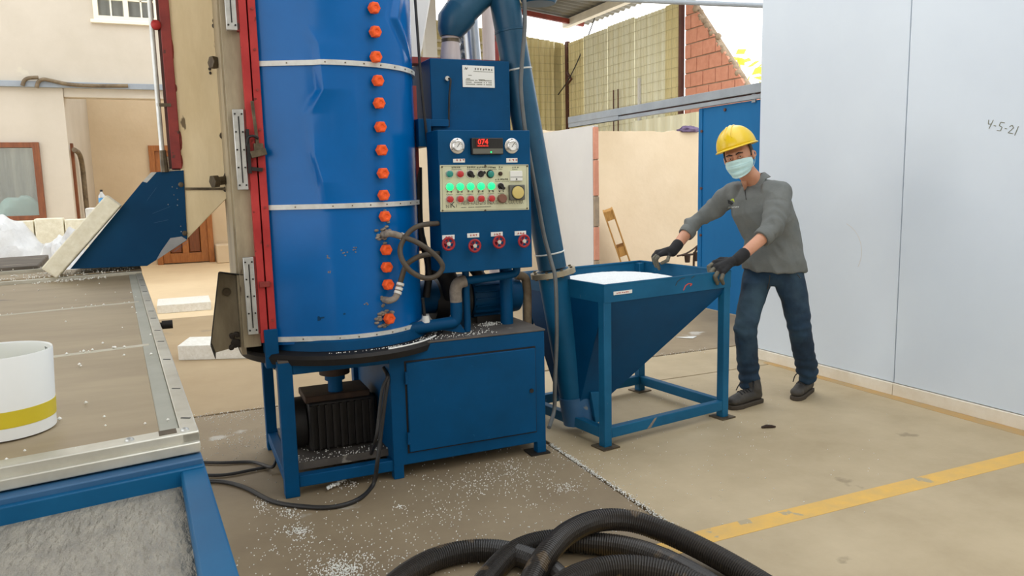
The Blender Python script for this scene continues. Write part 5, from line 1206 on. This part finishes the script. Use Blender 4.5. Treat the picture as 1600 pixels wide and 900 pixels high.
# shirt
def wr(p, s, f1=9, f2=22): return s*(noise.noise(p*f1)*.9 + .5*noise.noise(p*f2+Vector((5, 1, 2))))
def ridge(p): return 1-abs(noise.noise(p))*2.2
def shirt_fold(p):
    q = Vector((p.dot(latT)*5.5+p.z*2.2, p.dot(fw)*5, p.z*2.6-p.dot(latT)*2)); s0 = .016*(ridge(q)-.6) + .005*(ridge(q*2.3+Vector((3, 1, 7)))-.6)
    d = min((p-J['elL']).length, (p-J['elR']).length)
    k = .005 + .008*max(0, 1-d/.14)
    w = (p-J['waist']).length
    s = s0 + wr(p, k*.7) + .003*sin((p.z*1.0+ (p-J['chest']).dot(latT)*1.4)*70 + 4*noise.noise(p*6))*max(0, 1-w/.22)
    for e, sh in (('elL', 'shL'), ('elR', 'shR')):
        ax = (J[e]-J[sh]); L_ = ax.length; t = (p-J[sh]).dot(ax)/L_/L_; r = ((p-J[sh])-ax*t).length
        if r < .12 and .35 < t < 1.4: s += .0028*sin(t*30+(p.z+p.x*.6)*22+6*noise.noise(p*8))
    return s
b = MB(); torso(b, .012, J['pel'].lerp(J['waist'], -.26))
for s, r0, r1, tt in (('R', .066, .050, .40), ('L', .074, .056, .33)):
    c1 = J['el'+s].lerp(J['wr'+s], tt); limb(b, [J['chest'].lerp(J['sh'+s], .72)+upT*.02, J['sh'+s]+fw*-.005, J['sh'+s].lerp(J['el'+s], .5), J['el'+s]], [r0+.016, r0+.006, r0-.002, r1+.006]); b.cyl(J['el'+s], c1, r1+.005, r1-.002, 18)
    limb(b, [J['neck'].lerp(J['sh'+s], .25)-upT*.012+fw*-.012, J['neck'].lerp(J['sh'+s], .7)-fw*.01], [.05, .058])
shirt, sres = fuse(b, 'shirt', 'shirt', man, .007, 5, shirt_fold)
for s, r1, tt in (('R', .047, .40), ('L', .053, .33)):
    c1 = J['el'+s].lerp(J['wr'+s], tt); d = (J['wr'+s]-J['el'+s]).normalized()
    MB().lathe(c1-d*.045, d, [(.0, r1-.004), (0, r1+.005), (.02, r1+.006), (.046, r1+.002), (.05, r1-.002), (.046, r1-.008)], 26).build('rolled_cuff', 'shirt', shirt, smooth=80)
sb = BVHTree.FromPolygons(sres.v, sres.f)
def on_shirt(px, py, off=.003):
    d = ray(px, py).normalized(); h = sb.ray_cast(EYE, d); return (h[0]-d*off) if h[0] is not None else pD(px, py, 4.6)
# collar and open neck
def nk(a, r, z): return J['neck'] + latT*(r*sin(a)) + fw*(r*cos(a)*1.02-.008) + upT*z
co_ = MB()
def colpt(u, v):
    a = radians(28 + 304*u); tip = max(0, 1-min(u, 1-u)*7)
    return nk(a, .064+.028*v+.012*tip*v, .050 - .03*tip - v*(.036+.03*tip) - .02*max(0, cos(a)))
co_.grid(colpt, 40, 5); co_.build('collar', 'shirt', shirt, solid=.004, smooth=80)
ci = MB(); ci.grid(lambda u, v: nk(radians(40+280*u), .061, .046-.05*v), 30, 2); ci.build('collar_lining', 'shirt_dark', shirt, solid=.002, smooth=80)
vn = MB(); P4 = [on_shirt(*p, .002) for p in ((1158, 283), (1171, 283), (1167, 292), (1163.5, 298))]; vn.add(P4, [(0, 1, 2, 3)]); vn.build('open_neck', 'skin', shirt, solid=.002, smooth=0)
pk = MB()
for p, q in (((1157, 284), (1163.5, 298)), ((1172, 283), (1164, 298)), ((1164, 298), (1166, 312))): pk.bar(on_shirt(*p), on_shirt(*q), .004, .004, fw)
pk.build('placket', 'shirt_dark', shirt, smooth=0)
lg = MB(); A_ = [on_shirt(*p) for p in ((1141, 313), (1144, 310.5), (1146.5, 310.5), (1147.5, 316), (1145, 313))]; lg.add(A_, [tuple(range(5))]); lg.build('chest_logo', 'logo_green', shirt, solid=.001, smooth=0)
lg = MB(); A_ = [on_shirt(*p) for p in ((1137, 312), (1141, 314), (1146, 317.5), (1143, 320), (1138, 318))]; lg.add(A_, [tuple(range(5))]); lg.build('chest_logo', 'shirt_dark', shirt, solid=.001, smooth=0)
lw = MB()
for k in range(8):
    x = 1138+2.15*k
    if k == 5: x += .5
    p, q, r_ = on_shirt(x, 325.6-.12*k), on_shirt(x+1.4, 325.5-.12*k), on_shirt(x+.3, 323.4-.12*k)
    lw.bar(p, r_, .0022, .001, fw); lw.bar(p.lerp(r_, .5), q.lerp(r_, .4), .002, .001, fw); lw.bar(r_, q+(r_-p), .0022, .001, fw)
lw.build('chest_lettering', 'logo_white', shirt, smooth=0)
# jeans
def jean_fold(p):
    s = wr(p, .004, 8, 26) + .006*(ridge(Vector((p.x*6, p.y*6, p.z*9)))-.6)
    for k, a in (('kneeR', 'ankR'), ('kneeL', 'ankL')):
        ax = J[a]-J[k]; t = (p-J[k]).dot(ax)/ax.length_squared; r = ((p-J[k])-ax*t).length
        if r < .13 and t > -.3:
            s += (.0055*max(0, min(1, (t-.45)*2.5)) + .003*max(0, 1-abs(t)*3))*sin(t*36 + 4*noise.noise(p*7))
    return s
b = MB()
loft(b, [S_(J['pel']+Z*.03, latP, fwP, .160, .116), S_(J['pel'], latP, fwP, .165, .12), S_(J['pel']-Z*.07, latP, fwP, .172, .122), S_(J['pel']-Z*.13, latP, fwP, .13, .10)])
limb(b, [J['hipR']-Z*.03, J['hipR'].lerp(J['kneeR'], .5), J['kneeR'], J['kneeR'].lerp(J['ankR'], .5), J['ankR']+Z*.005], [.093, .083, .069, .068, .062])
limb(b, [J['hipL']-Z*.03, J['hipL'].lerp(J['kneeL'], .5), J['kneeL'], J['kneeL'].lerp(J['ankL'], .5), J['ankL']+Z*.005], [.097, .088, .072, .069, .064])
jeans, jres = fuse(b, 'jeans', 'jeans', man, .008, 4, jean_fold)
jb = BVHTree.FromPolygons(jres.v, jres.f)
def on_jeans(px, py, off=.002):
    d = ray(px, py).normalized(); h = jb.ray_cast(EYE, d); return (h[0]-d*off) if h[0] is not None else None
for pts in ([(1246, 429), (1250, 434), (1257, 434), (1262, 430)], [(1203, 430), (1202, 440), (1199, 452)]):
    q = [on_jeans(*p) for p in pts]; q = [p for p in q if p is not None]
    if len(q) > 1: MB().tube(q, .0028, 6).build('stitched_seam', 'boot', jeans)
# boots
def boot(toe, heel, ank, label):
    d = (toe-heel); d.z = 0; L_ = d.length; d.normalize(); n = Vector((-d.y, d.x, 0)); h0 = heel.copy(); h0.z = 0
    B = lambda a, s, z: h0 + d*a + n*s + Z*z
    m_ = MB(); outl = [(-.01, 0), (.0, .034), (.06, .036), (.15, .040), (.21, .046), (.26, .038), (.285, .015), (.287, -.01), (.265, -.036), (.21, -.046), (.15, -.038), (.06, -.034), (.0, -.033)]
    m_.prism([B(a, s, 0) for a, s in outl], Z*.028); so_ = m_.build('boot_sole', 'sole', man, bevel=.006)
    u = MB(); limb(u, [B(.03, 0, .055), B(.10, 0, .062), B(.17, 0, .058), B(.235, 0, .05)], [.036, .038, .042, .037]); u.ball(B(.245, 0, .05), (.042, .042, .03), 16, 10, (d, n, Z))
    top = ank + Z*.02; limb(u, [B(.04, 0, .06), B(.055, 0, .10), Vector((top.x, top.y, .15))*.5+B(.06, 0, .15)*.5], [.04, .046, .052])
    uo, ures = fuse(u, 'boot', 'boot', man, .006, 3)
    t_ = BVHTree.FromPolygons(ures.v, ures.f)
    for k in range(5):
        a = .085+.026*k; z0 = .2
        q = []
        for s in np.linspace(-.026, .026, 6):
            h = t_.ray_cast(B(a + (.008 if s > 0 else -.004), s, z0), -Z); 
            if h[0] is not None: q.append(h[0]+Z*.003)
        if len(q) > 2: MB().tube(q, .0035, 6).build('lace', 'black', uo)
    tn = MB(); tn.tube(spline([B(.09, -.02, .155), B(.13, -.05, .13), B(.16, -.055, .09)], 5), .0035, 6); tn.tube(spline([B(.09, .02, .155), B(.12, .05, .14), B(.14, .055, .10)], 5), .0035, 6); tn.build('lace', 'black', uo, smooth=80)
boot(Vector((3.03, 3.655, 0)), Vector((3.315, 3.705, 0)), J['ankR'], 'R')
boot(Vector((3.525, 3.62, 0)), Vector((3.77, 3.745, 0)), J['ankL'], 'L')
# gloves: cuff, palm, thumb and four bent fingers each
def glove(wrist, elbow, ks, thumb, coat):
    g = MB(); d = (wrist-elbow).normalized(); kc = sum([k[0] for k in ks], Vector())/4
    limb(g, [wrist-d*.055, wrist+d*.01], [.037, .035])
    for k in ks: limb(g, [wrist.lerp(kc, .35), k[0]], [.026, .0155], 12)
    limb(g, [wrist.lerp(kc, .3), kc], [.030, .022], 14)
    for k in ks + [thumb]: limb(g, k, [.0125, .0112, .0098][:len(k)], 10)
    limb(g, [wrist.lerp(kc, .3), thumb[0]], [.024, .014], 10)
    o, r_ = fuse(g, 'glove', 'glove', man, .0042, 2)
    c = MB()
    for k in coat: limb(c, [k[0].lerp(k[1], .45)+(EYE-k[1]).normalized()*.002, k[1]+(EYE-k[1]).normalized()*.002, k[2]+(EYE-k[2]).normalized()*.002], [.0125, .0124, .0108], 10)
    fuse(c, 'finger_coating', 'glove_palm', o, .004, 2)
    return o
gl = glove(J['wrL'], J['elL'], [[pD(1116, 410, 4.44), pD(1107, 417, 4.41), pD(1109, 428, 4.41)], [pD(1119, 416, 4.41), pD(1110, 426, 4.385), pD(1114, 437, 4.395)], [pD(1124, 421, 4.39), pD(1117, 433, 4.37), pD(1121, 443, 4.385)], [pD(1131, 425, 4.38), pD(1127, 436, 4.36), pD(1130, 443, 4.38)]],
      [pD(1135, 405, 4.50), pD(1126, 404, 4.53), pD(1118, 408, 4.545)], [[pD(1116, 410, 4.44), pD(1107, 417, 4.41), pD(1109, 428, 4.41)], [pD(1119, 416, 4.41), pD(1110, 426, 4.385), pD(1114, 437, 4.395)], [pD(1124, 421, 4.39), pD(1117, 433, 4.37), pD(1121, 443, 4.385)], [pD(1131, 425, 4.38), pD(1127, 436, 4.36), pD(1130, 443, 4.38)]])
F_r = [[pD(1031, 398, 4.86), pD(1025, 406, 4.85), pD(1030, 420, 4.865)], [pD(1029, 396, 4.89), pD(1021, 404, 4.88), pD(1025, 416, 4.89)], [pD(1027, 395, 4.915), pD(1020, 401, 4.91), pD(1022, 412, 4.92)], [pD(1026, 394, 4.94), pD(1021, 399, 4.94), pD(1021, 408, 4.94)]]
th = [pD(1046, 398, 4.86), pD(1043, 407, 4.83), pD(1034, 411, 4.84)]
glove(J['wrR'], J['elR'], F_r, th, F_r[:2] + [th])
